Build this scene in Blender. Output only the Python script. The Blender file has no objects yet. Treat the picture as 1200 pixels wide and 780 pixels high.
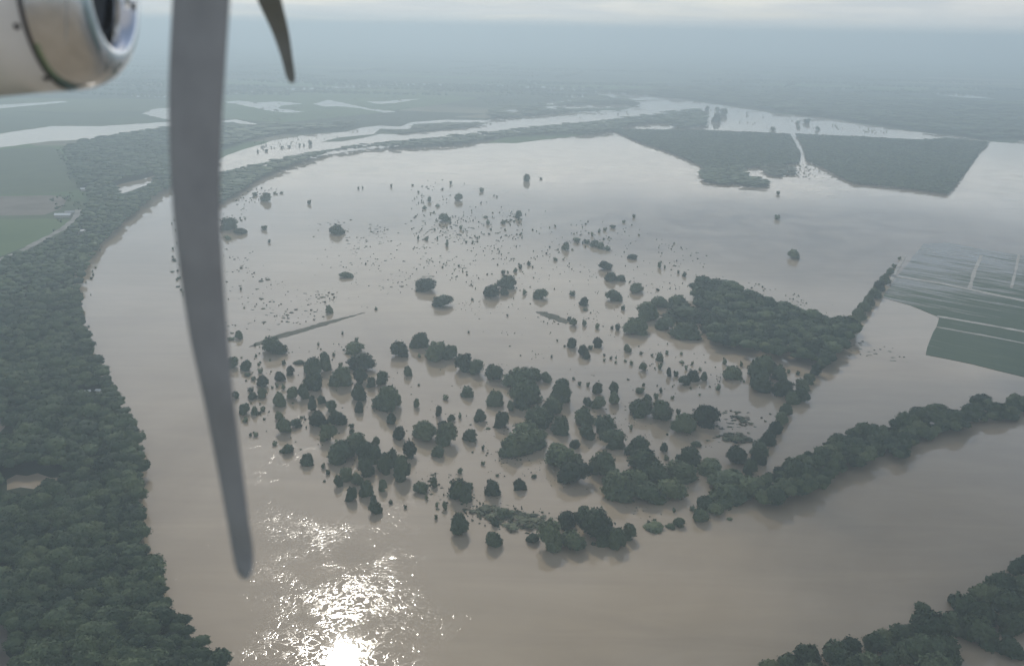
import bpy, bmesh, math, random
import numpy as np
from mathutils import Vector, Matrix, noise as mnoise

scene = bpy.context.scene
COL = scene.collection
R = math.radians
rnd = random.Random(11)
NPR = np.random.default_rng(5)

# ------------------------------------------------------------------ camera
ALT = 300.0
PITCH = math.atan((390 - 36) / 1178.0)
ROLL = R(1.1)
cp, sp_ = math.cos(PITCH), math.sin(PITCH)
_f = Vector((0, cp, -sp_)); _r = Vector((1, 0, 0)); _u = Vector((0, sp_, cp))
CR = _r * math.cos(ROLL) + _u * math.sin(ROLL)
CU = _u * math.cos(ROLL) - _r * math.sin(ROLL)
EYE = Vector((0, 0, ALT))
cam_d = bpy.data.cameras.new('camera')
cam = bpy.data.objects.new('camera', cam_d); COL.objects.link(cam)
cam.matrix_world = Matrix(((CR.x, CU.x, -_f.x, 0), (CR.y, CU.y, -_f.y, 0), (CR.z, CU.z, -_f.z, ALT), (0, 0, 0, 1)))
cam_d.sensor_width = 36.0
cam_d.lens = 36.0 * 1178 / 1200
cam_d.clip_start = 0.1
cam_d.clip_end = 200000
cam_d.dof.use_dof = True
cam_d.dof.focus_distance = 900
cam_d.dof.aperture_fstop = 0.95
scene.camera = cam

def ray(x, y):
    return _f + CR * ((x - 600) / 1178.0) + CU * ((390 - y) / 1178.0)
def at(x, y, z=0.0):
    d = ray(x, y)
    t = (ALT - z) / max(-d.z, 1e-4)
    return EYE + d * t
def at_depth(x, y, depth):
    return EYE + ray(x, y) * depth

# ------------------------------------------------------------------ light
g = ray(402, 782).normalized()
SUN = Vector((g.x, g.y, -g.z))                 # mirror direction of the glint on the water
SUN_EL = math.asin(SUN.z); SUN_AZ = math.atan2(SUN.x, SUN.y)
sun_d = bpy.data.lights.new('sun', 'SUN'); sun_d.energy = 1.3; sun_d.angle = R(0.53); sun_d.color = (1.0, 0.94, 0.84)
sun = bpy.data.objects.new('sun', sun_d); COL.objects.link(sun)
sun.rotation_euler = (-SUN).to_track_quat('-Z', 'Y').to_euler(); sun.location = (0, 0, 900)

world = bpy.data.worlds.new('World'); scene.world = world; world.use_nodes = True
wn = world.node_tree; wl = wn.links
for n in list(wn.nodes): wn.nodes.remove(n)
def N(tree, typ, **kw):
    n = tree.nodes.new(typ)
    for k, v in kw.items():
        if k == 'inp':
            for a, b in v.items(): n.inputs[a].default_value = b
        else: setattr(n, k, v)
    return n
sky = N(wn, 'ShaderNodeTexSky', sky_type='NISHITA', sun_disc=False)
sky.sun_elevation = SUN_EL; sky.sun_rotation = SUN_AZ; sky.altitude = 300; sky.air_density = 1.0; sky.dust_density = 1.0; sky.ozone_density = 1.0
tc = N(wn, 'ShaderNodeTexCoord')
sep = N(wn, 'ShaderNodeSeparateXYZ'); wl.new(tc.outputs['Generated'], sep.inputs[0])
zz = N(wn, 'ShaderNodeMath', operation='MAXIMUM', inp={1: 0.0}); wl.new(sep.outputs[2], zz.inputs[0])
za = N(wn, 'ShaderNodeMath', operation='ADD', inp={1: 0.05}); wl.new(zz.outputs[0], za.inputs[0])
dx = N(wn, 'ShaderNodeMath', operation='DIVIDE'); wl.new(sep.outputs[0], dx.inputs[0]); wl.new(za.outputs[0], dx.inputs[1])
dy = N(wn, 'ShaderNodeMath', operation='DIVIDE'); wl.new(sep.outputs[1], dy.inputs[0]); wl.new(za.outputs[0], dy.inputs[1])
cmb = N(wn, 'ShaderNodeCombineXYZ'); wl.new(dx.outputs[0], cmb.inputs[0]); wl.new(dy.outputs[0], cmb.inputs[1])
nz = N(wn, 'ShaderNodeTexNoise', inp={'Scale': 0.26, 'Detail': 4.0, 'Roughness': 0.5, 'Distortion': 0.2}); wl.new(cmb.outputs[0], nz.inputs['Vector'])
# cloud cover by elevation: closed milky deck low down, a bright bank, a bluer gap, thin veil above
def curve(src, pts):
    r = N(wn, 'ShaderNodeValToRGB'); wl.new(src, r.inputs[0]); e = r.color_ramp.elements
    while len(e) < len(pts): e.new(0.5)
    for k, (p, v) in enumerate(pts): e[k].position = p; e[k].color = (v, v, v, 1)
    return r.outputs[0]
cov = curve(zz.outputs[0], [(0.0, 1.0), (0.035, 0.95), (0.075, 0.85), (0.125, 0.85), (0.19, 0.7), (0.27, 0.5), (0.42, 0.45), (1.0, 0.45)])
amp = curve(zz.outputs[0], [(0.0, 0.30), (0.10, 0.9), (0.24, 0.8), (0.36, 0.25), (1.0, 0.25)])
n0 = N(wn, 'ShaderNodeMath', operation='SUBTRACT', inp={1: 0.5}); wl.new(nz.outputs['Fac'], n0.inputs[0])
na = N(wn, 'ShaderNodeMath', operation='MULTIPLY'); wl.new(n0.outputs[0], na.inputs[0]); wl.new(amp, na.inputs[1])
nb = N(wn, 'ShaderNodeMath', operation='MULTIPLY_ADD', inp={1: 2.6}); wl.new(na.outputs[0], nb.inputs[0]); wl.new(cov, nb.inputs[2])
cm = N(wn, 'ShaderNodeMapRange', inp={1: 0.0, 2: 1.0, 3: 0.05, 4: 0.97}); wl.new(nb.outputs[0], cm.inputs[0])
nz2 = N(wn, 'ShaderNodeTexNoise', inp={'Scale': 0.42, 'Detail': 5.0, 'Roughness': 0.5}); wl.new(cmb.outputs[0], nz2.inputs['Vector'])
cc = N(wn, 'ShaderNodeValToRGB'); wl.new(nz2.outputs['Fac'], cc.inputs[0])
cc.color_ramp.elements[0].position = 0.43; cc.color_ramp.elements[0].color = (0.52, 0.57, 0.65, 1)
cc.color_ramp.elements[1].position = 0.56; cc.color_ramp.elements[1].color = (1.0, 0.965, 0.92, 1)
cbr = curve(zz.outputs[0], [(0.0, 0.66), (0.03, 0.66), (0.065, 1.6), (0.14, 1.7), (0.21, 0.80), (0.45, 0.50), (1.0, 0.55)])
cb = N(wn, 'ShaderNodeVectorMath', operation='SCALE'); wl.new(cc.outputs[0], cb.inputs[0]); wl.new(cbr, cb.inputs['Scale'])
cs = N(wn, 'ShaderNodeVectorMath', operation='SCALE', inp={'Scale': 9.0}); wl.new(cb.outputs[0], cs.inputs[0])
# small grey cumulus just over the horizon
mpc = N(wn, 'ShaderNodeMapping', inp={'Scale': (9.0, 9.0, 42.0)}); wl.new(tc.outputs['Generated'], mpc.inputs[0])
nzc = N(wn, 'ShaderNodeTexNoise', inp={'Scale': 1.0, 'Detail': 6.0, 'Roughness': 0.6}); wl.new(mpc.outputs[0], nzc.inputs['Vector'])
cmk = N(wn, 'ShaderNodeMapRange', interpolation_type='SMOOTHSTEP', inp={1: 0.46, 2: 0.60, 3: 0.0, 4: 1.0}); wl.new(nzc.outputs['Fac'], cmk.inputs[0])
cel = curve(zz.outputs[0], [(0.0, 0.0), (0.008, 0.0), (0.018, 0.85), (0.06, 0.6), (0.10, 0.0)])
cmm = N(wn, 'ShaderNodeMath', operation='MULTIPLY'); wl.new(cmk.outputs[0], cmm.inputs[0]); wl.new(cel, cmm.inputs[1])
cs0 = cs
cs = N(wn, 'ShaderNodeMixRGB', inp={2: (3.2, 3.7, 4.2, 1)}); wl.new(cmm.outputs[0], cs.inputs[0]); wl.new(cs0.outputs[0], cs.inputs[1])
milk = curve(zz.outputs[0], [(0.0, 0.9), (0.02, 0.75), (0.05, 0.35), (0.09, 0.0)])
cs1 = cs
cs = N(wn, 'ShaderNodeMixRGB', inp={2: (5.7, 5.9, 5.9, 1)}); wl.new(milk, cs.inputs[0]); wl.new(cs1.outputs[0], cs.inputs[1])
mx = N(wn, 'ShaderNodeMixRGB'); wl.new(cm.outputs[0], mx.inputs[0]); wl.new(sky.outputs[0], mx.inputs[1]); wl.new(cs.outputs[0], mx.inputs[2])
# two large cloud features of this sky: a sunlit bank low down, a blue-grey deck above it to the right
def patch(px, py, sx, sz, col, strength, prev, nscale):
    d = ray(px, py).normalized(); x0, z0 = d.x, -d.z
    mp_ = N(wn, 'ShaderNodeMapping', vector_type='TEXTURE', inp={'Location': (x0, 0, z0), 'Scale': (sx, 1e6, sz)}); wl.new(tc.outputs['Generated'], mp_.inputs[0])
    ln = N(wn, 'ShaderNodeVectorMath', operation='LENGTH'); wl.new(mp_.outputs[0], ln.inputs[0])
    ms = N(wn, 'ShaderNodeMapping', inp={'Scale': (nscale, nscale, nscale * 4)}); wl.new(tc.outputs['Generated'], ms.inputs[0])
    nn = N(wn, 'ShaderNodeTexNoise', inp={'Scale': 1.0, 'Detail': 5.0, 'Roughness': 0.55}); wl.new(ms.outputs[0], nn.inputs['Vector'])
    na_ = N(wn, 'ShaderNodeMath', operation='MULTIPLY_ADD', inp={1: 2.2, 2: -1.1}); wl.new(nn.outputs['Fac'], na_.inputs[0])
    sm_ = N(wn, 'ShaderNodeMath', operation='ADD'); wl.new(ln.outputs['Value'], sm_.inputs[0]); wl.new(na_.outputs[0], sm_.inputs[1])
    mk_ = N(wn, 'ShaderNodeMapRange', interpolation_type='SMOOTHSTEP', inp={1: 0.45, 2: 1.25, 3: strength, 4: 0.0}); wl.new(sm_.outputs[0], mk_.inputs[0])
    o_ = N(wn, 'ShaderNodeMixRGB', inp={2: (*col, 1)}); wl.new(mk_.outputs[0], o_.inputs[0]); wl.new(prev.outputs[0], o_.inputs[1])
    return o_
mx = patch(690, 188, 0.42, 0.035, (17.0, 15.8, 14.2), 0.85, mx, 5.0)
mx = patch(900, 276, 0.30, 0.042, (1.4, 2.1, 3.3), 1.0, mx, 4.0)
mx = patch(560, 250, 0.20, 0.025, (4.0, 4.8, 5.8), 0.7, mx, 5.0)
mx = patch(470, 330, 0.16, 0.05, (12.0, 11.6, 11.0), 0.55, mx, 4.0)
mx = patch(760, 360, 0.14, 0.04, (11.0, 10.6, 10.0), 0.5, mx, 4.0)
mx = patch(1010, 640, 0.25, 0.10, (1.6, 1.8, 2.0), 0.6, mx, 3.0)
bg = N(wn, 'ShaderNodeBackground', inp={'Strength': 0.10}); wl.new(mx.outputs[0], bg.inputs[0])
wo = N(wn, 'ShaderNodeOutputWorld'); wl.new(bg.outputs[0], wo.inputs[0])

vs = scene.view_settings
vs.view_transform = 'Standard'; vs.look = 'None'; vs.exposure = 0.50; vs.gamma = 1.0; vs.use_curve_mapping = False
scene.cycles.volume_bounces = 2
scene.cycles.max_bounces = 6
scene.cycles.use_denoising = True
scene.cycles.sample_clamp_indirect = 4.0

# ------------------------------------------------------------------ materials
def mat(name):
    m = bpy.data.materials.new(name); m.use_nodes = True
    t = m.node_tree
    for n in list(t.nodes): t.nodes.remove(n)
    out = N(t, 'ShaderNodeOutputMaterial'); b = N(t, 'ShaderNodeBsdfPrincipled')
    t.links.new(b.outputs[0], out.inputs[0])
    return m, t, b
def noise_ramp(t, coord, scale, cols, detail=4, rough=0.55, dist=0.0):
    n = N(t, 'ShaderNodeTexNoise', inp={'Scale': scale, 'Detail': detail, 'Roughness': rough, 'Distortion': dist})
    t.links.new(coord, n.inputs['Vector'])
    r = N(t, 'ShaderNodeValToRGB'); t.links.new(n.outputs['Fac'], r.inputs[0])
    e = r.color_ramp.elements
    while len(e) < len(cols): e.new(0.5)
    for k, (p, c) in enumerate(cols):
        e[k].position = p; e[k].color = (*c, 1)
    return n, r
def simple(name, col, rough=0.6, metal=0.0, spec=0.5):
    m, t, b = mat(name)
    b.inputs['Base Color'].default_value = (*col, 1); b.inputs['Roughness'].default_value = rough; b.inputs['Metallic'].default_value = metal
    b.inputs['Specular IOR Level'].default_value = spec
    return m

def foliage(name, c0, c1, c2):
    m, t, b = mat(name)
    geo = N(t, 'ShaderNodeNewGeometry'); oi = N(t, 'ShaderNodeObjectInfo')
    n, r = noise_ramp(t, geo.outputs['Position'], 0.035, [(0.32, c0), (0.5, c1), (0.7, c2)], 5, 0.65)
    at_ = N(t, 'ShaderNodeAttribute', attribute_name='tint')
    av = N(t, 'ShaderNodeMath', operation='ADD'); t.links.new(at_.outputs['Fac'], av.inputs[0]); t.links.new(oi.outputs['Random'], av.inputs[1])
    fr = N(t, 'ShaderNodeMath', operation='FRACT'); t.links.new(av.outputs[0], fr.inputs[0])
    mr = N(t, 'ShaderNodeMapRange', inp={1: 0, 2: 1, 3: 0.6, 4: 1.75}); t.links.new(fr.outputs[0], mr.inputs[0])
    hs = N(t, 'ShaderNodeHueSaturation'); t.links.new(r.outputs[0], hs.inputs['Color']); t.links.new(mr.outputs[0], hs.inputs['Value'])
    hu = N(t, 'ShaderNodeMapRange', inp={1: 0, 2: 1, 3: 0.52, 4: 0.46}); t.links.new(fr.outputs[0], hu.inputs[0]); t.links.new(hu.outputs[0], hs.inputs['Hue'])
    t.links.new(hs.outputs[0], b.inputs['Base Color'])
    b.inputs['Roughness'].default_value = 0.75; b.inputs['Specular IOR Level'].default_value = 0.15
    return m
M_FOREST = foliage('forest_foliage', (0.031, 0.056, 0.031), (0.048, 0.079, 0.036), (0.070, 0.102, 0.042))
M_TREE = foliage('tree_foliage', (0.054, 0.083, 0.048), (0.072, 0.104, 0.050), (0.094, 0.12, 0.056))
M_SCRUB = foliage('scrub_foliage', (0.045, 0.062, 0.035), (0.062, 0.078, 0.042), (0.082, 0.090, 0.05))
M_BARK = simple('bark', (0.09, 0.07, 0.05), 0.9)

def water_mat():
    m, t, b = mat('muddy_water'); L = t.links.new
    geo = N(t, 'ShaderNodeNewGeometry'); P = geo.outputs['Position']
    n, r = noise_ramp(t, P, 0.0030, [(0.30, (0.285, 0.222, 0.148)), (0.5, (0.345, 0.275, 0.190)), (0.72, (0.395, 0.322, 0.232))], 6, 0.6, 0.8)
    # silt streaks drawn out along the current
    mps = N(t, 'ShaderNodeMapping', inp={'Rotation': (0, 0, 0.5), 'Scale': (0.006, 0.03, 1)}); L(P, mps.inputs[0])
    ns = N(t, 'ShaderNodeTexNoise', inp={'Scale': 1.0, 'Detail': 5.0, 'Roughness': 0.6, 'Distortion': 1.5}); L(mps.outputs[0], ns.inputs['Vector'])
    sv = N(t, 'ShaderNodeMapRange', inp={1: 0.3, 2: 0.7, 3: 0.93, 4: 1.07}); L(ns.outputs['Fac'], sv.inputs[0])
    sm = N(t, 'ShaderNodeVectorMath', operation='SCALE'); L(r.outputs[0], sm.inputs[0]); L(sv.outputs[0], sm.inputs['Scale']); L(sm.outputs[0], b.inputs['Base Color'])
    b.inputs['IOR'].default_value = 1.33
    # calm and ruffled patches
    n2 = N(t, 'ShaderNodeTexNoise', inp={'Scale': 0.011, 'Detail': 5.0, 'Roughness': 0.6, 'Distortion': 1.2}); L(P, n2.inputs['Vector'])
    rr = N(t, 'ShaderNodeMapRange', inp={1: 0.35, 2: 0.65, 3: 0.022, 4: 0.032}); L(n2.outputs['Fac'], rr.inputs[0])
    # swirling current lines: ridged noise
    n3 = N(t, 'ShaderNodeTexNoise', inp={'Scale': 0.12, 'Detail': 2.0, 'Roughness': 0.5, 'Distortion': 2.2}); L(P, n3.inputs['Vector'])
    s1 = N(t, 'ShaderNodeMath', operation='SUBTRACT', inp={1: 0.5}); L(n3.outputs['Fac'], s1.inputs[0])
    a1 = N(t, 'ShaderNodeMath', operation='ABSOLUTE'); L(s1.outputs[0], a1.inputs[0])
    rg = N(t, 'ShaderNodeMapRange', interpolation_type='SMOOTHSTEP', inp={1: 0.008, 2: 0.055, 3: 1.0, 4: 0.0}); L(a1.outputs[0], rg.inputs[0])
    n5 = N(t, 'ShaderNodeTexNoise', inp={'Scale': 0.02, 'Detail': 3.0}); L(P, n5.inputs['Vector'])
    r5 = N(t, 'ShaderNodeMapRange', inp={1: 0.36, 2: 0.60, 3: 0.0, 4: 1.0}); L(n5.outputs['Fac'], r5.inputs[0])
    am = N(t, 'ShaderNodeMath', operation='MULTIPLY'); L(rg.outputs[0], am.inputs[0]); L(r5.outputs[0], am.inputs[1])
    rf = N(t, 'ShaderNodeMath', operation='MULTIPLY_ADD', inp={1: 0.115}); L(am.outputs[0], rf.inputs[0]); L(rr.outputs[0], rf.inputs[2]); L(rf.outputs[0], b.inputs['Roughness'])
    n4 = N(t, 'ShaderNodeTexNoise', inp={'Scale': 0.9, 'Detail': 3.0, 'Roughness': 0.6}); L(P, n4.inputs['Vector'])
    ht = N(t, 'ShaderNodeMath', operation='MULTIPLY'); L(n4.outputs['Fac'], ht.inputs[0])
    ma = N(t, 'ShaderNodeMath', operation='MULTIPLY_ADD', inp={1: 0.02, 2: 0.0075}); L(am.outputs[0], ma.inputs[0]); L(ma.outputs[0], ht.inputs[1])
    bp = N(t, 'ShaderNodeBump', inp={'Strength': 1.0, 'Distance': 1.0}); L(ht.outputs[0], bp.inputs['Height']); L(bp.outputs[0], b.inputs['Normal'])
    return m
M_WATER = water_mat()

def ground_mat():
    m, t, b = mat('farmland'); L = t.links.new
    geo = N(t, 'ShaderNodeNewGeometry'); P = geo.outputs['Position']
    mp = N(t, 'ShaderNodeMapping', inp={'Rotation': (0, 0, 0.35), 'Scale': (0.0011, 0.0022, 1)}); L(P, mp.inputs[0])
    v = N(t, 'ShaderNodeTexVoronoi', distance='CHEBYCHEV', inp={'Scale': 1.0, 'Randomness': 0.8}); L(mp.outputs[0], v.inputs['Vector'])
    sx = N(t, 'ShaderNodeSeparateColor'); L(v.outputs['Color'], sx.inputs[0])
    cr = N(t, 'ShaderNodeValToRGB'); L(sx.outputs[0], cr.inputs[0])
    e = cr.color_ramp.elements; cr.color_ramp.interpolation = 'CONSTANT'
    for k, (p, c) in enumerate([(0, (0.030, 0.050, 0.026)), (0.3, (0.085, 0.15, 0.045)), (0.5, (0.040, 0.060, 0.032)), (0.68, (0.13, 0.16, 0.065)), (0.84, (0.045, 0.07, 0.035)), (0.92, (0.24, 0.22, 0.15))]):
        if k > 1: e.new(p)
        e[k].position = p; e[k].color = (*c, 1)
    n, r = noise_ramp(t, P, 0.00075, [(0.42, (0.028, 0.045, 0.026)), (0.60, (0.08, 0.11, 0.05))], 6, 0.65)
    mask = N(t, 'ShaderNodeTexNoise', inp={'Scale': 0.0005, 'Detail': 4.0}); L(P, mask.inputs['Vector'])
    mk = N(t, 'ShaderNodeMapRange', inp={1: 0.42, 2: 0.52, 3: 0, 4: 1}); L(mask.outputs['Fac'], mk.inputs[0])
    mix = N(t, 'ShaderNodeMixRGB'); L(mk.outputs[0], mix.inputs[0]); L(r.outputs[0], mix.inputs[1]); L(cr.outputs[0], mix.inputs[2])
    L(mix.outputs[0], b.inputs['Base Color'])
    b.inputs['Roughness'].default_value = 0.95; b.inputs['Specular IOR Level'].default_value = 0.1
    return m
M_GROUND = ground_mat()
def land(name, c0, c1, scale=0.02, stripes=None):
    m, t, b = mat(name)
    geo = N(t, 'ShaderNodeNewGeometry')
    n, r = noise_ramp(t, geo.outputs['Position'], scale, [(0.35, c0), (0.65, c1)], 5, 0.65)
    t.links.new(r.outputs[0], b.inputs['Base Color']); b.inputs['Roughness'].default_value = 0.95; b.inputs['Specular IOR Level'].default_value = 0.1
    return m
M_SOIL = land('forest_floor', (0.024, 0.034, 0.018), (0.038, 0.050, 0.026))
M_LANE = land('field_lane', (0.34, 0.32, 0.28), (0.48, 0.46, 0.41), 0.08)
M_GRASS = land('grass', (0.062, 0.086, 0.042), (0.085, 0.112, 0.052))
M_WEED = land('drowned_weed', (0.070, 0.078, 0.050), (0.15, 0.135, 0.10), 0.06)
M_MEADOW = land('meadow', (0.075, 0.125, 0.046), (0.11, 0.165, 0.060), 0.004)
M_EARTH = land('wet_earth', (0.15, 0.125, 0.10), (0.22, 0.19, 0.155))
M_TRACK = land('pale_track', (0.22, 0.21, 0.19), (0.36, 0.345, 0.31), 0.05)

# ------------------------------------------------------------------ mesh helpers
def mesh_np(name, V, F, mats, fmat=None, smooth=True, tint=None):
    me = bpy.data.meshes.new(name)
    V = np.ascontiguousarray(V, dtype=np.float32); F = np.ascontiguousarray(F, dtype=np.int32)
    me.vertices.add(len(V)); me.vertices.foreach_set('co', V.ravel())
    me.loops.add(F.size); me.loops.foreach_set('vertex_index', F.ravel())
    me.polygons.add(len(F)); me.polygons.foreach_set('loop_start', np.arange(0, F.size, F.shape[1], dtype=np.int32))
    for m in mats: me.materials.append(m)
    if fmat is not None: me.polygons.foreach_set('material_index', np.ascontiguousarray(fmat, dtype=np.int32))
    me.polygons.foreach_set('use_smooth', np.full(len(F), smooth))
    if tint is not None:
        a = me.attributes.new('tint', 'FLOAT', 'POINT'); a.data.foreach_set('value', np.ascontiguousarray(tint, dtype=np.float32))
    me.update(calc_edges=True)
    return me
def link(name, me, parent=None):
    o = bpy.data.objects.new(name, me); COL.objects.link(o)
    if parent: o.parent = parent
    return o
def tag(o, label=None, cat=None, group=None, kind=None):
    if label: o['label'] = label
    if cat: o['category'] = cat
    if group: o['group'] = group
    if kind: o['kind'] = kind
    return o
def empty(name, loc, rz=0):
    o = bpy.data.objects.new(name, None); COL.objects.link(o); o.location = loc; o.rotation_euler = (0, 0, rz); o.empty_display_size = 1
    return o
def jitter_poly(pts, amp, seed=0, step=None):
    """world polygon with uneven edges"""
    out = []; rr = random.Random(seed); n = len(pts)
    for i in range(n):
        a, b = pts[i], pts[(i + 1) % n]
        L = (b - a).length
        k = max(1, int(L / step)) if step else 1
        k = min(k, 60)
        nrm = Vector((-(b - a).y, (b - a).x, 0)).normalized() if L > 0 else Vector((0, 0, 0))
        for j in range(k):
            p = a.lerp(b, j / k)
            out.append(p + nrm * rr.uniform(-amp, amp))
    return out
def sheet(name, px, z, m, kind='structure', label=None, amp=0.0, step=25, seed=1, depth=0.0, cat=None):
    pts = [at(x, y, 0) for x, y in px]
    if amp: pts = jitter_poly(pts, amp, seed, step)
    bm = bmesh.new()
    vs_ = [bm.verts.new((p.x, p.y, z)) for p in pts]
    es = [bm.edges.new((vs_[i], vs_[(i + 1) % len(vs_)])) for i in range(len(vs_))]
    bmesh.ops.triangle_fill(bm, use_beauty=True, use_dissolve=False, edges=es)
    bmesh.ops.recalc_face_normals(bm, faces=bm.faces)
    for f in bm.faces:
        if f.normal.z < 0: f.normal_flip()
    if depth:
        ring = [bm.verts.new((v.co.x, v.co.y, z - depth)) for v in vs_]
        for i in range(len(vs_)):
            j = (i + 1) % len(vs_); bm.faces.new((vs_[i], vs_[j], ring[j], ring[i]))
    me = bpy.data.meshes.new(name); bm.to_mesh(me); bm.free(); me.materials.append(m)
    o = link(name, me); tag(o, label, cat, None, kind)
    return o
def inside(px, py, poly):
    px = np.asarray(px); py = np.asarray(py)
    res = np.zeros(px.shape, bool); n = len(poly)
    for i in range(n):
        x0, y0 = poly[i]; x1, y1 = poly[(i + 1) % n]
        if y0 == y1: continue
        c = ((y0 > py) != (y1 > py)) & (px < (x1 - x0) * (py - y0) / (y1 - y0) + x0)
        res ^= c
    return res

# ------------------------------------------------------------------ ground, water, fields
bm = bmesh.new()
for (x, y) in ((-30000, -3000), (30000, -3000), (30000, 44000), (-30000, 44000)): bm.verts.new((x, y, 0))
bm.verts.ensure_lookup_table(); bm.faces.new(bm.verts)
me = bpy.data.meshes.new('ground'); bm.to_mesh(me); bm.free(); me.materials.append(M_GROUND)
tag(link('ground', me), 'flat green farmland reaching to the hazy horizon', None, None, 'structure')

BANK = [(360, 900), (318, 840), (275, 785), (222, 735), (196, 690), (180, 650), (165, 600), (172, 545), (160, 500), (135, 450), (108, 408), (94, 360), (97, 322), (118, 284), (150, 254), (182, 228), (205, 214)]
WATER = [(x - (12 if y > 300 else 5), y) for x, y in BANK] + [(232, 200), (250, 192), (266, 182), (290, 174), (320, 165), (360, 158), (405, 154.5), (425, 149.5), (445, 147.5), (470, 148.5), (482, 143.5), (520, 140.5),
    (570, 141), (580, 139), (600, 137.5), (650, 135), (690, 133), (718, 131), (735, 128), (750, 122), (738, 117), (715, 114), (690, 108), (700, 107), (720, 108), (760, 111), (800, 116),
    (828, 121), (850, 124), (880, 129), (920, 134), (960, 137), (1000, 144), (1040, 150), (1085, 156), (1125, 160), (1160, 166), (1188, 168), (1196, 164), (1300, 166), (1500, 180), (1650, 300), (1650, 900), (900, 1000)]
sheet('flood_water', WATER, 0.3, M_WATER, label='muddy brown flood water filling the river bend', amp=3.0, step=30)
wb = mesh_np('flood_water', [(-90, -2900, 0.26), (4000, -2900, 0.26), (4000, 330, 0.26), (-90, 330, 0.26), (-5000, -2900, 0.26), (-90, -150, 0.26), (-5000, -150, 0.26)], [(0, 1, 2, 3), (4, 0, 5, 6)], [M_WATER], smooth=False)
tag(link('flood_water', wb), 'muddy brown flood water spreading below the aircraft', None, None, 'structure')
for k, p in enumerate([
    [(-160, 178), (0, 173), (60, 165.5), (100, 164), (150, 155), (200, 148), (250, 150), (250, 143), (198, 143), (120, 148), (60, 148), (0, 157), (-160, 166)],
    [(165, 133), (185, 127), (250, 126), (262, 132), (250, 138), (198, 141)],
    [(-60, 127), (0, 123), (75, 118.5), (80, 120), (0, 127), (-60, 130)],
    [(258, 108.5), (290, 107), (330, 104.6), (400, 101), (480, 98), (560, 98.8), (640, 101.4), (700, 107), (690, 108.2), (640, 104), (560, 101), (480, 100.4), (400, 103.4), (330, 107), (290, 109.6), (258, 111)],
    [(262, 119.5), (280, 118), (300, 120), (330, 119), (355, 122), (330, 124), (326, 127), (358, 131.5), (335, 132.3), (310, 129), (285, 123.5)],
    [(367, 122), (374, 120), (385, 117), (400, 120), (430, 127), (463, 131), (452, 132.4), (425, 127.5), (395, 124.5), (380, 125.5)],
    [(430, 119), (442, 122), (462, 121), (480, 118), (494, 116), (470, 117), (450, 119)],
    [(256, 142.5), (275, 140), (300, 145), (313, 148.2), (300, 148.3), (280, 144.6)],
    [(1084, 108.6), (1105, 109), (1140, 112), (1168, 116), (1130, 114.6), (1100, 111.6)],
    [(586, 131), (596, 128.6), (610, 128.4), (609, 132.6), (595, 133.2)],
    [(634, 126.4), (650, 124), (690, 123.6), (738, 122.6), (737, 126), (690, 127.2), (650, 128)],
    [(655, 132), (680, 131), (712, 129.6), (735, 130.6), (690, 132.5)],
    [(665, 113), (682, 110.8), (686, 113.6), (672, 115.6)], [(639, 121), (650, 118.8), (654, 121), (644, 123)], [(656, 119.6), (668, 117), (671, 120)],
    [(133, 219), (148, 214), (162, 211), (181, 206), (177, 216), (160, 221), (144, 227)],
    [(150, 112), (230, 112), (250, 114), (160, 114)],
    ]):
    sheet('flood_pool', p, 0.3, M_WATER, label='pale flood water lying over far fields', amp=9.0 if p[0][1] < 140 else 4.0, step=22, seed=k + 3)
CLEAR1 = [(6, 562), (18, 557), (32, 558), (45, 554), (60, 560), (74, 559), (62, 565), (48, 566), (38, 574), (24, 572), (10, 574)]
CLEAR2 = [(-20, 495), (0, 490), (8, 494), (6, 502), (-2, 508), (-20, 515)]
CLEAR3 = [(-60, 730), (0, 705), (6, 735), (12, 765), (16, 800), (-60, 830)]
CLEAR4 = [(84, 460), (120, 458), (124, 465), (86, 468)]
CLEAR5 = [(137, 218.5), (148, 215), (162, 213), (177, 208.5), (174, 214), (160, 219), (146, 224)]
sheet('flood_pool', CLEAR1, 0.3, M_WATER, label='muddy flood pool in a forest clearing', amp=1.5, step=8)
sheet('clearing', CLEAR2, 0.3, M_EARTH, label='bare wet clearing at the forest edge', amp=1.5, step=8)
sheet('clearing', CLEAR3, 0.3, M_EARTH, label='bare earth strip beside the forest', amp=2, step=8)

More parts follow.
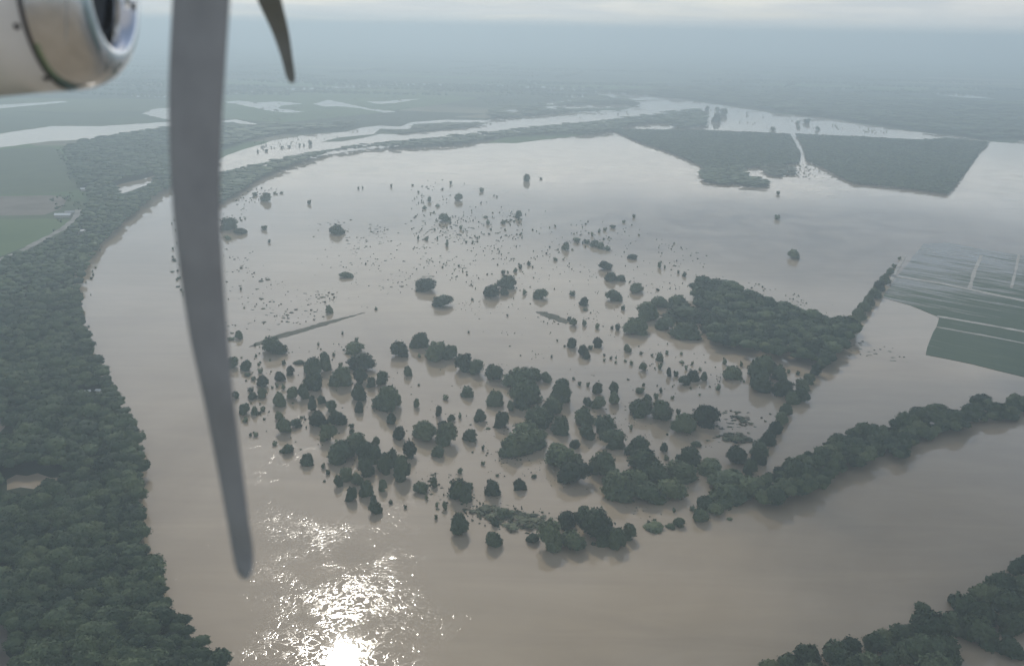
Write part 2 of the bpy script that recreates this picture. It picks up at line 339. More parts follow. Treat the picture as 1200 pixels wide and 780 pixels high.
# farmland at the far side and left
for k, (nm, p, m) in enumerate([
    ('field', [(-80, 262), (0, 257), (52, 256), (86, 258), (74, 269), (40, 285), (0, 301), (-80, 330)], M_MEADOW),
    ('field', [(-80, 232), (0, 230), (60, 229), (80, 232), (70, 245), (52, 252), (0, 253), (-80, 258)], M_EARTH),
    ('field', [(-80, 180), (60, 172), (70, 176), (82, 200), (96, 222), (60, 227), (0, 228), (-80, 230)], M_GRASS),
    ('field', [(262, 112), (330, 108), (420, 105), (470, 112), (560, 114), (520, 122), (430, 134), (330, 144), (256, 138)], M_MEADOW),
    ('field', [(470, 109), (520, 110), (562, 116), (520, 119), (480, 121)], M_MEADOW),
    ]):
    sheet(nm, p, 0.12 + 0.03 * k, m, label='green farm field' if m is not M_EARTH else 'brown bare farm field', amp=2, step=40, seed=k)
def strip(name, pts, wpx, z, m, label, kind='structure', seed=0):
    P = [at(x, y, 0) for x, y in pts]; Lw = []; Rw = []
    rr = random.Random(seed)
    Q = []
    for i in range(len(P) - 1):
        for j in range(6): Q.append(P[i].lerp(P[i + 1], j / 6))
    Q.append(P[-1])
    for i, p in enumerate(Q):
        d = (Q[min(i + 1, len(Q) - 1)] - Q[max(i - 1, 0)]); n = Vector((-d.y, d.x, 0)).normalized()
        w = wpx * rr.uniform(0.75, 1.25) * 0.5
        Lw.append(p + n * w); Rw.append(p - n * w)
    V = [(p.x, p.y, z) for p in Lw] + [(p.x, p.y, z) for p in Rw]
    n = len(Q); F = [(i, i + 1, n + i + 1, n + i) for i in range(n - 1)]
    me = mesh_np(name, V, F, [m], smooth=False)
    o = link(name, me); tag(o, label, None, None, kind); return o
strip('farm_track', [(-30, 318), (0, 304), (22, 296), (42, 285), (58, 277), (74, 268), (88, 256), (92, 246)], 9, 0.5, M_TRACK, 'pale farm track along the forest edge')

# crop field on the right: rows half under water
def crop_mat():
    m, t, b = mat('crop_rows'); L = t.links.new
    geo = N(t, 'ShaderNodeNewGeometry'); P = geo.outputs['Position']
    a = at(1050, 325); c = at(1200, 352); ang = math.atan2((c - a).y, (c - a).x)
    mp = N(t, 'ShaderNodeMapping', vector_type='TEXTURE', inp={'Location': (a.x, a.y, 0), 'Rotation': (0, 0, ang)}); L(P, mp.inputs[0])
    sc = N(t, 'ShaderNodeMapping', inp={'Scale': (0.012, 0.13, 1)}); L(mp.outputs[0], sc.inputs[0])
    n1 = N(t, 'ShaderNodeTexNoise', inp={'Scale': 1.0, 'Detail': 5.0, 'Roughness': 0.62}); L(sc.outputs[0], n1.inputs['Vector'])
    sx = N(t, 'ShaderNodeSeparateXYZ'); L(mp.outputs[0], sx.inputs[0])
    # water stands deeper at the river end and the far side of the field
    gx = N(t, 'ShaderNodeMapRange', inp={1: 0.0, 2: 260.0, 3: 0.12, 4: -0.13}); L(sx.outputs[0], gx.inputs[0])
    gy = N(t, 'ShaderNodeMapRange', inp={1: -140.0, 2: 230.0, 3: -0.05, 4: 0.10}); L(sx.outputs[1], gy.inputs[0])
    s = N(t, 'ShaderNodeMath', operation='ADD'); L(gx.outputs[0], s.inputs[0]); L(gy.outputs[0], s.inputs[1])
    s2 = N(t, 'ShaderNodeMath', operation='ADD'); L(s.outputs[0], s2.inputs[0]); L(n1.outputs['Fac'], s2.inputs[1])
    mk = N(t, 'ShaderNodeMapRange', inp={1: 0.50, 2: 0.66, 3: 0, 4: 0.85}); L(s2.outputs[0], mk.inputs[0])
    n, r = noise_ramp(t, sc.outputs[0], 2.2, [(0.3, (0.038, 0.068, 0.036)), (0.7, (0.056, 0.090, 0.044))], 4)
    mix = N(t, 'ShaderNodeMixRGB', inp={2: (0.20, 0.175, 0.14, 1)}); L(mk.outputs[0], mix.inputs[0]); L(r.outputs[0], mix.inputs[1])
    L(mix.outputs[0], b.inputs['Base Color'])
    ro = N(t, 'ShaderNodeMapRange', inp={1: 0, 2: 0.85, 3: 0.9, 4: 0.15}); L(mk.outputs[0], ro.inputs[0]); L(ro.outputs[0], b.inputs['Roughness'])
    b.inputs['Specular IOR Level'].default_value = 0.3
    return m
M_CROP = crop_mat()
sheet('crop_field', [(1082, 286), (1112, 285), (1160, 294), (1200, 300), (1300, 318), (1330, 490), (1260, 464), (1200, 442), (1140, 427), (1085, 416), (1091, 396), (1101, 372), (1066, 358), (1034, 349), (1050, 326)], 0.62, M_CROP,
      label='green crop field in rows half drowned by the flood', amp=1.0, step=20, depth=0.5)
for k, (pts, w) in enumerate([([(1048, 324), (1100, 332), (1200, 353), (1300, 374)], 8), ([(1098, 371), (1150, 380), (1200, 389), (1300, 410)], 7), ([(1136, 339), (1142, 318), (1150, 300)], 4.5), ([(1185, 338), (1190, 318), (1194, 299)], 3.5), ([(1098, 384), (1150, 393), (1200, 403), (1290, 420)], 4), ([(1060, 300), (1050, 318), (1040, 336)], 4)]):
    strip('field_track', pts, w, 0.72 + 0.03 * k, M_LANE, 'pale flooded track crossing the crop field', seed=k)

# land still above the water
BLOCK_A = [(716, 151.5), (760, 152), (830, 153), (880, 155), (925, 157), (930, 165), (938, 180), (936, 190), (920, 192), (890, 195), (850, 196), (828, 197), (810, 188), (780, 176), (750, 166)]
BLOCK_B = [(932, 157), (1000, 160), (1080, 164), (1110, 162), (1160, 167), (1150, 175), (1135, 195), (1112, 227), (1060, 220), (1000, 214), (985, 207), (965, 196), (945, 188), (943, 178), (940, 168)]
for p, sd in ((BLOCK_A, 1), (BLOCK_B, 2)):
    sheet('woodland_floor', p, 0.7, M_SOIL, label='dark land under the far woodland block', amp=3, step=30, seed=sd, depth=0.6)
sheet('forest_floor', [(x - (11 if y > 300 else 4), y) for x, y in BANK] + [(236, 199), (258, 186), (240, 178), (200, 150), (150, 157), (100, 166), (75, 173), (85, 200), (100, 222), (110, 232), (98, 245), (92, 258), (75, 272), (45, 288), (0, 306), (-120, 335), (-200, 900)], 0.2, M_SOIL, label='dark floor under the riverside forest')
for k, (p, m, lb) in enumerate([
    ([(572, 167.5), (590, 161), (640, 156), (692, 155), (680, 159), (640, 163.5), (604, 168)], M_MEADOW, 'green grassy bank above the flood'),
    ([(378, 166.5), (396, 161.5), (420, 159), (446, 157), (425, 162), (400, 166)], M_GRASS, 'grassy spit in the river'),
    ([(438, 157), (446, 151), (480, 152), (485, 145.5), (530, 143.5), (574, 144), (548, 149.5), (500, 154), (470, 157.5)], M_GRASS, 'low green river island'),
    ([(628, 366), (640, 366), (655, 370), (670, 377), (664, 380), (645, 374)], M_WEED, 'thin grassy strip above the flood'),
    ([(292, 407), (300, 402), (330, 391), (355, 385), (380, 377), (400, 373), (428, 366), (405, 374), (382, 381), (356, 389), (332, 396), (304, 405)], M_WEED, 'long narrow dike crossing the flood'),
    ]):
    sheet('dike' if 'dike' in lb else 'islet', p, 0.62 if m is M_MEADOW else 0.45, m, label=lb, amp=2.6 if m is M_WEED and 'dike' not in lb else 1.2, step=4, seed=k + 20, depth=0.4)

# ------------------------------------------------------------------ foliage prototypes
def ico(sub):
    b = bmesh.new(); bmesh.ops.create_icosphere(b, subdivisions=sub, radius=1.0)
    V = np.array([v.co[:] for v in b.verts]); F = np.array([[v.index for v in f.verts] for f in b.faces]); b.free()
    return V, F
ICO = {k: ico(k) for k in (1, 2, 3, 4)}
def crown_proto(seed, sub, nleaf, lobes=9, leaf=0.12, depth=0.34, rag=0.16):
    """a crown of unit radius: lumpy mass with gaps, clothed in leaf clumps"""
    g_ = np.random.default_rng(seed)
    V, F = ICO[sub]; V = V.copy()
    C = g_.normal(size=(lobes, 3)); C /= np.linalg.norm(C, axis=1)[:, None]; C[:, 2] = np.abs(C[:, 2]) * 1.0 - 0.3; C /= np.linalg.norm(C, axis=1)[:, None]
    W = g_.uniform(0.55, 1.0, lobes)
    off = Vector(g_.uniform(-50, 50, 3))
    def radius(D):
        q = np.clip(D @ C.T, -1, 1)
        l = (np.exp(-(1 - q) / (0.9 / lobes)) * W).max(axis=1)
        nf = np.array([mnoise.fractal(Vector(d) * 2.6 + off, 0.9, 2.1, 4) for d in D])
        return (1 - depth) + depth * l + 0.11 * nf
    rr = radius(V)
    V = V * rr[:, None]
    V[:, 2] = np.where(V[:, 2] < -0.7, -0.7 + 0.3 * (V[:, 2] + 0.7), V[:, 2])
    if nleaf:
        D = g_.normal(size=(nleaf, 3)); D /= np.linalg.norm(D, axis=1)[:, None]
        D[:, 2] = np.where(D[:, 2] < -0.5, -D[:, 2], D[:, 2])
        P = D * (radius(D) + g_.uniform(-0.05, rag, nleaf) * g_.uniform(0.3, 1, nleaf))[:, None]
        A = g_.normal(size=(nleaf, 3)) * 0.8 + D * 0.0; A -= (A * D).sum(1)[:, None] * D * 0.75; A /= np.linalg.norm(A, axis=1)[:, None]
        B = np.cross(D + 0.6 * g_.normal(size=(nleaf, 3)), A); B /= np.linalg.norm(B, axis=1)[:, None]
        s = g_.uniform(0.6, 1.3, nleaf)[:, None] * leaf
        T = np.stack([P + A * s, P - A * s * 0.5 + B * s * 0.8, P - A * s * 0.5 - B * s * 0.8], 1).reshape(-1, 3)
        F = np.vstack([F, np.arange(3 * nleaf).reshape(-1, 3) + len(V)]); V = np.vstack([V, T])
    return V, F
NEAR = [crown_proto(40 + k, 3, 700, 14 + k % 4, 0.13, 0.36, 0.26) for k in range(5)]
MID = [crown_proto(60 + k, 2, 160, 6, 0.18) for k in range(5)]
FAR = [crown_proto(80 + k, 2, 0, 5, 0.2, 0.4) for k in range(6)]
SMOOTH = [crown_proto(70 + k, 1, 0, 5, 0.2, 0.4) for k in range(6)]
TINY = [crown_proto(90 + k, 1, 24, 4, 0.34, 0.4) for k in range(6)]

def merge(items, protos):
    """items: list of (x,y,z, rx, rz, tint) -> one soup of crowns"""
    items = np.asarray(items, dtype=np.float64)
    VV, FF, TT, base = [], [], [], 0
    which = NPR.integers(0, len(protos), len(items)); ang = NPR.uniform(0, 2 * np.pi, len(items))
    for k, (V, F) in enumerate(protos):
        it = items[which == k]; a = ang[which == k]
        if not len(it): continue
        c, s = np.cos(a)[:, None], np.sin(a)[:, None]
        X = (V[None, :, 0] * c - V[None, :, 1] * s) * it[:, 3, None] + it[:, 0, None]
        Y = (V[None, :, 0] * s + V[None, :, 1] * c) * it[:, 4, None] + it[:, 1, None]
        Z = V[None, :, 2] * it[:, 5, None] + it[:, 2, None]
        VV.append(np.stack([X, Y, Z], -1).reshape(-1, 3))
        FF.append((F[None] + (np.arange(len(it)) * len(V))[:, None, None]).reshape(-1, 3) + base)
        TT.append(np.repeat(it[:, 6], len(V)))
        base += len(it) * len(V)
    return np.vstack(VV), np.vstack(FF), np.concatenate(TT)

def canopy(name, poly, label, zc, hvar, space, mat_=M_FOREST, holes=(), lod=((700, NEAR), (1300, MID), (1e9, FAR)), growth=0.0, flat=0.62, cat=None, kind='stuff', edge_px=0):
    W = np.array([at(x, y, zc)[:2] for x, y in poly])
    x0, y0 = W.min(0); x1, y1 = W.max(0)
    pts = []
    y = y0
    row = 0
    while y < y1:
        s = max(space, growth * y)
        xs = np.arange(x0 + (row % 2) * s * 0.5, x1, s)
        j = NPR.uniform(-0.42, 0.42, (len(xs), 2)) * s
        pts.append(np.stack([xs + j[:, 0], np.full(len(xs), y) + j[:, 1], np.full(len(xs), s)], 1))
        y += s * 0.87; row += 1
    P = np.vstack(pts)
    P = P[inside(P[:, 0], P[:, 1], [tuple(w) for w in W])]
    for h in holes:
        H = [tuple(at(x, y, zc * 0.3)[:2]) for x, y in h]
        P = P[~inside(P[:, 0], P[:, 1], H)]
    n = len(P)
    far_ = np.clip((np.hypot(P[:, 0], P[:, 1]) - 900) / 1200, 0, 1)
    rad = P[:, 2] * np.clip(np.exp(NPR.normal(-0.28, 0.30, n)), 0.4, 1.5) * (1 + 0.2 * far_)
    # broad swells in canopy height
    sw = np.array([mnoise.noise(Vector((x / 60, y / 60, 3.3))) for x, y in P[:, :2]])
    z = zc + (1 - 0.6 * far_) * hvar * (NPR.uniform(-0.6, 0.6, n) + 0.9 * sw) + 0.5 * (rad - 0.78 * P[:, 2])
    it = np.stack([P[:, 0], P[:, 1], z, rad, rad * NPR.uniform(0.8, 1.2, n), np.minimum(rad, zc * 1.3) * NPR.uniform(flat * 0.8, flat * 1.35, n) * np.clip(1.25 - np.hypot(P[:, 0], P[:, 1]) / 3000, 0.5, 1), NPR.uniform(0, 1, n)], 1)
    d = np.hypot(P[:, 0], P[:, 1])
    VV, FF, TT, base, lo = [], [], [], 0, 0
    for hi, pr in lod:
        sel = (d >= lo) & (d < hi); lo = hi
        if sel.any():
            V, F, T = merge(it[sel], pr); VV.append(V); FF.append(F + base); TT.append(T); base += len(V)
    o = link(name, mesh_np(name, np.vstack(VV), np.vstack(FF), [mat_], tint=np.concatenate(TT)))
    tag(o, label, cat, None, kind)
    print(name, n, 'crowns', base, 'verts')
    return o

FOREST = [(x - (2 if y > 300 else 0), y) for x, y in BANK] + [(236, 197), (258, 184), (240, 176), (200, 149), (150, 156), (100, 165), (75, 172), (85, 200), (100, 222), (110, 232), (98, 245), (92, 258), (75, 272), (45, 288), (0, 306), (-120, 335), (-200, 900)]
canopy('riverside_forest', FOREST, 'dense dark green forest along the outer bank of the river bend', 8.0, 3.2, 6.3, holes=([(0, 556), (20, 551), (45, 549), (64, 554), (80, 554), (74, 572), (52, 578), (40, 588), (20, 589), (2, 588)], [(-20, 492), (0, 487), (10, 493), (8, 515), (-20, 525)], CLEAR3, [(86, 459), (122, 456), (126, 469), (90, 472)], [(130, 216), (148, 211), (164, 208), (184, 203), (181, 221), (162, 228), (142, 234)], [(58, 246), (74, 241), (96, 244), (98, 258), (80, 276), (60, 290)], [(90, 270), (102, 270), (102, 281), (90, 281)], [(93, 220), (104, 220), (104, 229), (93, 229)]), growth=0.0045, lod=((700, NEAR), (1200, MID), (1e9, SMOOTH)), cat='forest')
BELT = [(256, 203), (280, 198), (310, 192.5), (350, 182), (400, 174), (450, 167.5), (500, 163), (560, 156.5), (600, 152.5), (650, 147), (700, 142.5), (740, 138), (780, 133), (820, 128.5), (828, 133), (826, 147), (800, 149), (775, 146), (735, 146), (722, 151), (700, 155), (640, 156), (590, 159), (540, 167), (480, 171), (440, 171.5), (390, 177), (345, 191), (310, 204), (280, 224), (250, 240)]
canopy('tree_belt', BELT, 'long belt of trees along the inner river bank', 6.0, 2.5, 9, growth=0.0045, cat='tree belt', holes=([(740, 148), (755, 144), (790, 145), (790, 148)],), lod=((1500, MID), (1e9, FAR)))
canopy('woodland', BLOCK_A, 'dark woodland block beyond the flood west of the creek', 4.0, 0.4, 5.5, lod=((1e9, SMOOTH),), cat='woodland', flat=0.5)
canopy('woodland', BLOCK_B, 'dark angular woodland block east of the creek', 4.0, 0.4, 5.5, lod=((1e9, SMOOTH),), cat='woodland', flat=0.5)
canopy('woodland', [(818, 203), (825, 197), (850, 195), (872, 194), (876, 205), (900, 212), (902, 217), (885, 218), (862, 214), (845, 215), (825, 211)], 'ragged trees at the near corner of the woodland', 4.0, 1.5, 9, lod=((1e9, FAR),), cat='woodland')
canopy('woodland', [(890, 194), (905, 193), (930, 196), (932, 203), (912, 206), (900, 204)], 'low scrub beside the creek mouth', 3.0, 1.5, 9, lod=((1e9, FAR),), cat='woodland', mat_=M_SCRUB)
canopy('woodland', [(575, 129), (640, 123), (700, 113), (735, 118), (750, 122), (735, 126), (700, 129), (640, 133), (575, 138)], 'wooded river bend far upstream', 5.0, 2.0, 12, growth=0.006, lod=((1e9, FAR),), cat='woodland',
       holes=([(632, 127), (650, 123.4), (740, 122), (740, 128), (650, 130)], [(584, 131), (596, 128), (612, 128), (611, 134), (595, 135)], [(655, 133), (712, 128.4), (738, 130), (690, 135)], [(663, 113), (682, 110), (688, 115), (672, 117.5)], [(637, 121), (650, 118), (656, 122.6), (644, 125)], [(654, 119.6), (668, 116.4), (673, 121.5), (660, 122)]))
canopy('woodland', [(252, 150), (300, 147), (360, 147), (422, 144), (400, 149.5), (345, 153), (300, 161), (262, 172), (250, 176)], 'dark trees along the far river bank', 5.0, 2.0, 10, growth=0.006, lod=((1e9, FAR),), cat='woodland')
canopy('woodland', [(446, 152), (480, 153), (486, 147), (530, 145), (572, 145), (548, 148.5), (500, 153), (470, 156)], 'scrub on the low river island', 3.0, 1.0, 12, lod=((1e9, FAR),), cat='woodland', mat_=M_SCRUB)
canopy('woodland', [(702, 106), (830, 118), (920, 131), (1000, 140.5), (1090, 153), (1160, 162), (1200, 161), (1300, 160), (1300, 128), (1060, 116), (900, 106), (800, 102)], 'wide hazy forest beyond the flood', 5.0, 1.5, 20, growth=0.007, lod=((1e9, FAR),), cat='forest', flat=0.35)
WOOD = [(813, 346), (820, 333), (832, 329), (850, 335), (870, 341), (885, 345), (905, 352), (925, 360), (945, 364), (958, 372), (975, 373), (988, 379), (1002, 374), (1008, 380), (992, 398), (980, 413), (967, 424), (955, 420), (930, 418), (905, 413), (880, 408), (850, 403), (838, 400), (830, 392), (826, 370)]
canopy('wood', WOOD, 'solid dark wood standing in the flood beside the hedge', 8.0, 3.0, 9, cat='wood', lod=((1e9, MID),))
for p in ([(548, 597), (570, 592), (590, 595), (640, 604), (652, 614), (630, 620), (600, 619), (575, 610)], [(838, 512), (850, 506), (872, 510), (880, 516), (862, 520)], [(858, 486), (866, 486), (884, 496), (874, 497)]):
    canopy('scrub', p, 'low half drowned scrub in the shallows', 0.9, 0.6, 4.2, mat_=M_SCRUB, lod=((1e9, TINY),), cat='scrub', flat=0.4)
# distant lines of trees and copses in the haze
it = []
for k in range(150):
    px, py = rnd.uniform(-60, 1260), 48 + 62 * rnd.random() ** 0.8
    p = at(px, py); L = rnd.uniform(150, 1300); a = rnd.choice([0.05, 0.05, 1.2, -0.3]) + rnd.uniform(-0.1, 0.1)
    n = int(L / 22)
    for j in range(n):
        t_ = j * 22 - L / 2
        r_ = rnd.uniform(10, 17)
        it.append((p.x + math.cos(a) * t_ + rnd.uniform(-14, 14), p.y + math.sin(a) * t_ + rnd.uniform(-14, 14), 4, r_, r_, rnd.uniform(6, 11), rnd.random()))
V, F, T = merge(it, TINY)
tag(link('distant_woods', mesh_np('distant_woods', V, F, [M_FOREST], tint=T)), 'hazy lines of trees across the distant plain', 'woods', None, 'stuff')

# ------------------------------------------------------------------ trees one can tell apart
# (x, y, width, height) of each crown in the 1200x780 photograph, in groves; positions become ground points
GROVES = {}
def grove(key, lab, origin, grp, data): GROVES[key] = (lab, origin, grp, data)
grove('dike_grove', 'grove beside the dike', 'propeller blade', 'trees of the grove by the dike', [
 (280,394,9,11),(271,397,10,6),(320,408,29,22),(273,427,14,14),(289,430,13,14),(305,435,8,9),(290,439,10,6),(297,444,7,7),(308,449,15,15),(294,457,9,8),(296,465,11,9),(307,462,13,12),(276,464,9,9),(286,481,13,14),
 (298,483,8,11),(308,479.6,7.5,8.5),(304,484,6,6),(288,492,8,9),(293.5,509.6,4.5,5.5),(299.5,509,7,8),(322,520,8,7),(337,528,14,12),(329,528.5,6,6),(327.6,443,12,13),(340,436,10.5,11.5),(332.5,425,6.5,7.5),
 (300,417,4,5),(316,422,3,4),(303,427,4.5,5),(319,454,4,4),(324.6,452,4,7),(332,454,5.5,9),(328,471,15,18),(332,502,18,20),(327,489,9,12),(347,497,15,11),(343,463,14,16),(351,425,14,6)])
grove('middle_grove', 'grove below the dike', 'propeller blade', 'trees of the grove below the dike', [
 (368,432,22,22),(381,428,14,24),(368,450,22,25),(355,462,13,20),(400,445,26,25),(415,409,24,14),(418,398,6,6),(424,427,31,21),(422,443,16,20),(399,429,6,11),(421,463,17,21),(421,479,11,14),(447.6,446,15.5,19),(435,450,10,14),
 (454,471,32,30),(459,493,11.5,15),(468,510,13.5,18),(377,470,10,11),(366,476,11,23),(389,478,12,15),(373,494,22,20),(395,493,21,20),(383,511,19,23),(353.6,489,5.5,5),(373,403.6,3.5,5.5),(391,415.6,4.5,5.5),(412,499,8,7),
 (478,437,10,12.5),(490.6,451,4,4),(488,474,7,12)])
grove('sparkle_grove', 'grove above the sun glint', 'propeller blade', 'trees of the grove above the sun glint', [
 (360,540.5,15.5,15),(378.6,546.4,6.5,9.5),(384.4,553.6,7,8.5),(380,563.6,4.5,4),(400,532,34,28),(418,520,24,22),(430,532,26,26),(430,550,20,22),(441,519,9,12),(412,506,8,9),(440,536,16,24),(452,547,16,26),(471,553,22,32),(460,540,16,22),
 (480,530,16,22),(396,566,10.5,16),(406,558,15,17),(418.4,564,13.5,17),(429.6,576,15.5,21),(412,582,14.5,18),(439,597,16,18),(437.6,587,8,12),(449,571,11,15),(458,588.6,6.5,7),(475,594,4.5,6.5)])
grove('row', 'curved tree row', 'dike', 'trees of the curved row', [
 (468,412,23.5,19),(492,402,21.5,20),(491.6,417,5,7),(512,415,28,24),(528,416,18,18),(544,428,22,22),(558,433,18,20),(578,440,21,21)])
grove('south_shore', 'shore facing the sun glint', 'sun glint', 'trees along the south shore of the peninsula', [
 (493,573,20,14),(508.6,566.6,9,13),(500,583,5,13),(511,606,5,16),(521,594,6,14),(512,592,5,12),(538,578,28,27),(549,571,12,10),(538,618,25,28),(577.6,635,20.5,21),(577,575,17.5,21.5),(609,570,15,15),(566,543,5.5,7),(539,552,8,10),
 (582.6,557,5.5,5),(625.6,558,9,6),(590,602,20,12),(580,613,10,10),(624,632,16,12),(646,632,32,36),(664,612,22,22),(670,636,34,24),(696,618,38,38),(722,634,23,26),(738,626,18,20),(695,637,7,6),(683,606,20,22),(706,634,18,16)])
grove('centre_west', 'clumps under the curved row', 'sun glint', 'trees between the curved row and the shore', [
 (498,508,30,25),(524,512,26,30),(514,531,14.5,15),(519,499,12,10),(514,484,8,16),(522,466,8,8.5),(547.6,461,14.5,13.5),(580,469,22,19),(588,495,19,20),(562,489,14,15),(551,512,17,16),(529,491,9,9),(531,501,8,5),(539,488,5,14),(572,502,8,4),
 (598,478,8,20),(566,525,4.5,11),(553.6,529.6,3.5,3.5)])
grove('great_clump', 'great central clump of crowns', 'curved tree row', 'trees of the great central clump', [
 (612,446,38,26),(617,466,40,36),(639,443.6,14,13),(626,441,18,16),(657,464,24,28),(660,449,15,10),(632,492,34,26),(648,480,24,24),(657,502,21,23),(618,508,38,24),(612,522,36,26),(626,518,28,26),(598,528,24,26),
 (660,540,40,32),(670,558,38,30),(674,522,12,12),(652,532,24,20)])
grove('inner', 'loose inner grove', 'great central clump', 'trees of the loose inner grove', [
 (700,457,13,15),(702,474,17.5,17),(688,473,10,12),(719.6,457,12.5,16),(719.6,469,14,16),(689,451,4.5,12),(679,449.6,5.5,7),(672,443.6,5,5),(684,491,23,22),(688,508,19,20),(709,500,26,22),(720,517,29,24),
 (752,481,28,22),(775,485,26,28),(758.6,467,9,9),(769,465,7,11),(750,458.4,12,7.5),(754,451,5,6),(774.6,458,5,9),(788,466,5.5,5.5),(795,483,7,10),(801,500,29,26),(828,490,38,27),(739.4,501,5,8.5),(782,509,4,4),(816,521,12,7)])
grove('corner_mass', 'grove at the hedge foot', 'great central clump', 'trees of the dense corner grove', [
 (748,526,29,24),(708,548,30,32),(726,574,38,34),(718,562,24,20),(754,544,40,30),(742,568,42,32),(760,580,38,26),(770,560,32,28),(784,576,34,26),(808,538,28,24),(798,556,36,26),(832,550,32,20),(778,526,9,12),(781,537,8,8),
 (854,564,46,26),(852,582,44,26),(880,574,40,30),(826,592,20,18),(820,606,19,18),(838,598,24,16),(811,596,8,9),(790,598,4.5,12),(766,618,24,12),(796,613,16,12),(786,617,12,7),(767,609.6,5,6),(760,612,5,6),(855,608,9,5),(862.4,537,25,24)])
grove('scatter_mid', 'scatter below the wood', 'great central clump', 'scattered trees south of the wood', [
 (670,404,11.5,14),(683,413,11,14),(687.4,418,9,9),(692,407.6,8,7),(700,403,13.5,11.5),(735,409.6,9,10),(751,414,4.5,5.5),(708,416,3.5,4.5),(708,422,3.5,5),(716,419.6,4,5.5),(721.6,419,3.5,3.5),(721.4,424.4,4,4.5),(733,423,4.5,4.5),
 (740,425.6,5.5,7.5),(753.6,431.6,9,11),(764,416,4,4),(773,420,8.5,11),(773.6,430,6.5,10),(781.6,413.6,5.5,6),(798.6,414.4,4.5,5.5),(799,424.4,8.5,4.5),(804,431,4.5,8),(811.4,426,3.5,8),(820.6,433,5,6),(783.6,438,6.5,12.5),(792,438.4,7,10),
 (812,442,16,14),(802,447,15,12),(825,443,9,12),(820,462.4,3.5,3.5),(736.4,444.6,4,3),(646.4,418,3,7.5),(653,399,3,4),(661.6,405.6,3.5,3.5),(849,424.4,6.5,10),(868.6,427.4,5,8),(859,439,22.5,16),(872,447,3.5,5),(842,454.4,8,10),(924,435.6,5,7),(935,437.6,7,6)])
grove('hedge_group', 'clump touching the hedge', 'great central clump', 'trees of the clump by the hedge', [(894,434,30,30),(890,452,26,24),(912,440,20,20),(918,458,26,22)])
grove('hedge', 'straight hedge', 'crop field', 'trees of the straight hedge', [
 (1054,303,5,5),(1048,312,7,7),(1043,320,10,10),(1037,329,13,12),(1031,337,14,13),(1025,346,15,14),(1018,354,15,14),(1012,362,16,14),(1006,370,17,15),(1000,378,17,15),(993,388,18,16),(986,398,18,16),(978,408,18,16),(970,418,17,15),(963,427,14,12),
 (956,436,14,16),(949,446,13,14),(940,454,18,16),(938,466,20,18),(928,468,18,16),(922,482,14,16),(916,492,16,16),(908,504,18,17),(900,516,20,18),(890,528,20,18),(888,538,18,22),(880,550,18,20)])
grove('wood_edge', 'ragged wood end', 'great central clump', 'trees at the open end of the wood', [
 (746,385,28,20),(759,368,26,24),(774,356,24,14),(794,355,26,15),(802,370,46,21),(780,381,24,16),(804,390,36,20),(838,384,28,24),(822,350,20,20),(836,338,26,18)])
grove('upper_scatter', 'open flood', 'propeller blade', 'lone trees in the open flood', [
 (268,265,19,16),(281,272,14,8),(267,279,10,7),(309.4,267.4,8.5,7.5),(315.6,283,4,6),(395,271,18,12),(405,323,18,7.5),(385.6,364,9,10),(440.6,362,5,4.5),(282,338.4,3.5,5),(401.4,390.4,3,5.5),(428.6,309.4,3,3),
 (520.6,256.6,15,10),(499,336,26,15.5),(518,355,25.5,14.5),(575,344,18,15.5),(595,333,20,16),(591,343,10,9),(581,335,7,7),(634,346,18.5,13),(670.4,344,9,8.5),(684,355,11,11),(686,363,8,4),(663,290,8.5,10.5),(651,304,6.5,5.5),
 (709,313,15.5,11),(716,326,13,12),(727,327,12,8),(718.5,348,21,14),(604,317,7,7),(610,313,6,7),(589.4,319,7,7),(614.4,343,5.5,8.5),(608,253,9,10),(572,261,6,8),(569.4,254.4,8,3.5),(589.6,261,8,6),(672,379,9,10),(667,374,6,7),(685,379,7,10),(700,383,7,8.5),(717,384,5,6),
 (594.6,369.6,3,4),(549,389,3,5),(553.4,351,4,4),(524,286,5.5,9),(540,267,5,7),(500,280,6,6),(490,278.6,3.5,8),(620,309,6,7),(741,301.6,12.5,6.5),(802,322,7.5,7.5),(773,311,6,11),(779,313,3,7),(795,319,3.5,9),(820.4,326,3,6),(813,337.4,5,5),(771,339.6,5.5,4),
 (745.6,339,19,12),(730,361,6.5,8),(723.6,384,7,11)])
grove('short_row', 'short far row', 'curved tree row', 'trees of the short row', [
 (675.6,281.6,10,8),(687.4,283.6,8.5,8),(697,286.6,10,9),(704,289,10,8.5),(712,291.6,10,7.5),(694,275,4,7),(702,271,4,6),(709,269,5,6),(718,266,8,6),(690,273,2,13),(731,260,5,4.5),(743,253.6,5,6)])
grove('far_water', 'still far water', 'river bank belt', 'lone trees near the far woodland', [
 (617.4,210,9,9.5),(634,209.4,4.5,3.5),(537.4,232.6,10,9.5),(564.4,223,7,7),(528,214.4,3.5,5.5),(503,234,5.5,10),(497,243.6,7,5),(483.4,217,4,3),(513,241,6,5),(362.4,237.6,6,7),(312,233,13,11),(299,228,7,6),(458.6,218,3.5,5.5),(420,220.4,3,4),(425,220,2.5,5),(322,226.4,5,4),(330,226,6,3.5),
 (906,151.4,8.5,6.5),(935,143.6,6.5,5),(945.4,142.4,10,8),(935.4,149.4,7,4),(958,151,8,6),(841,129,8,8),(848,133,9,9),(839.6,140,11,10),(828.6,127.6,6,8),(912,226.4,5,6),(911,255,8.5,8.5),(929.4,299.6,15,11.5),(893.6,336,3,3),
 (302,177.4,3,4),(312,176.6,5,4),(330,172.6,4,4),(339,172,4,3.5),(351,170,3,5),(356,170,3,4),(363.6,167.6,6,8)])
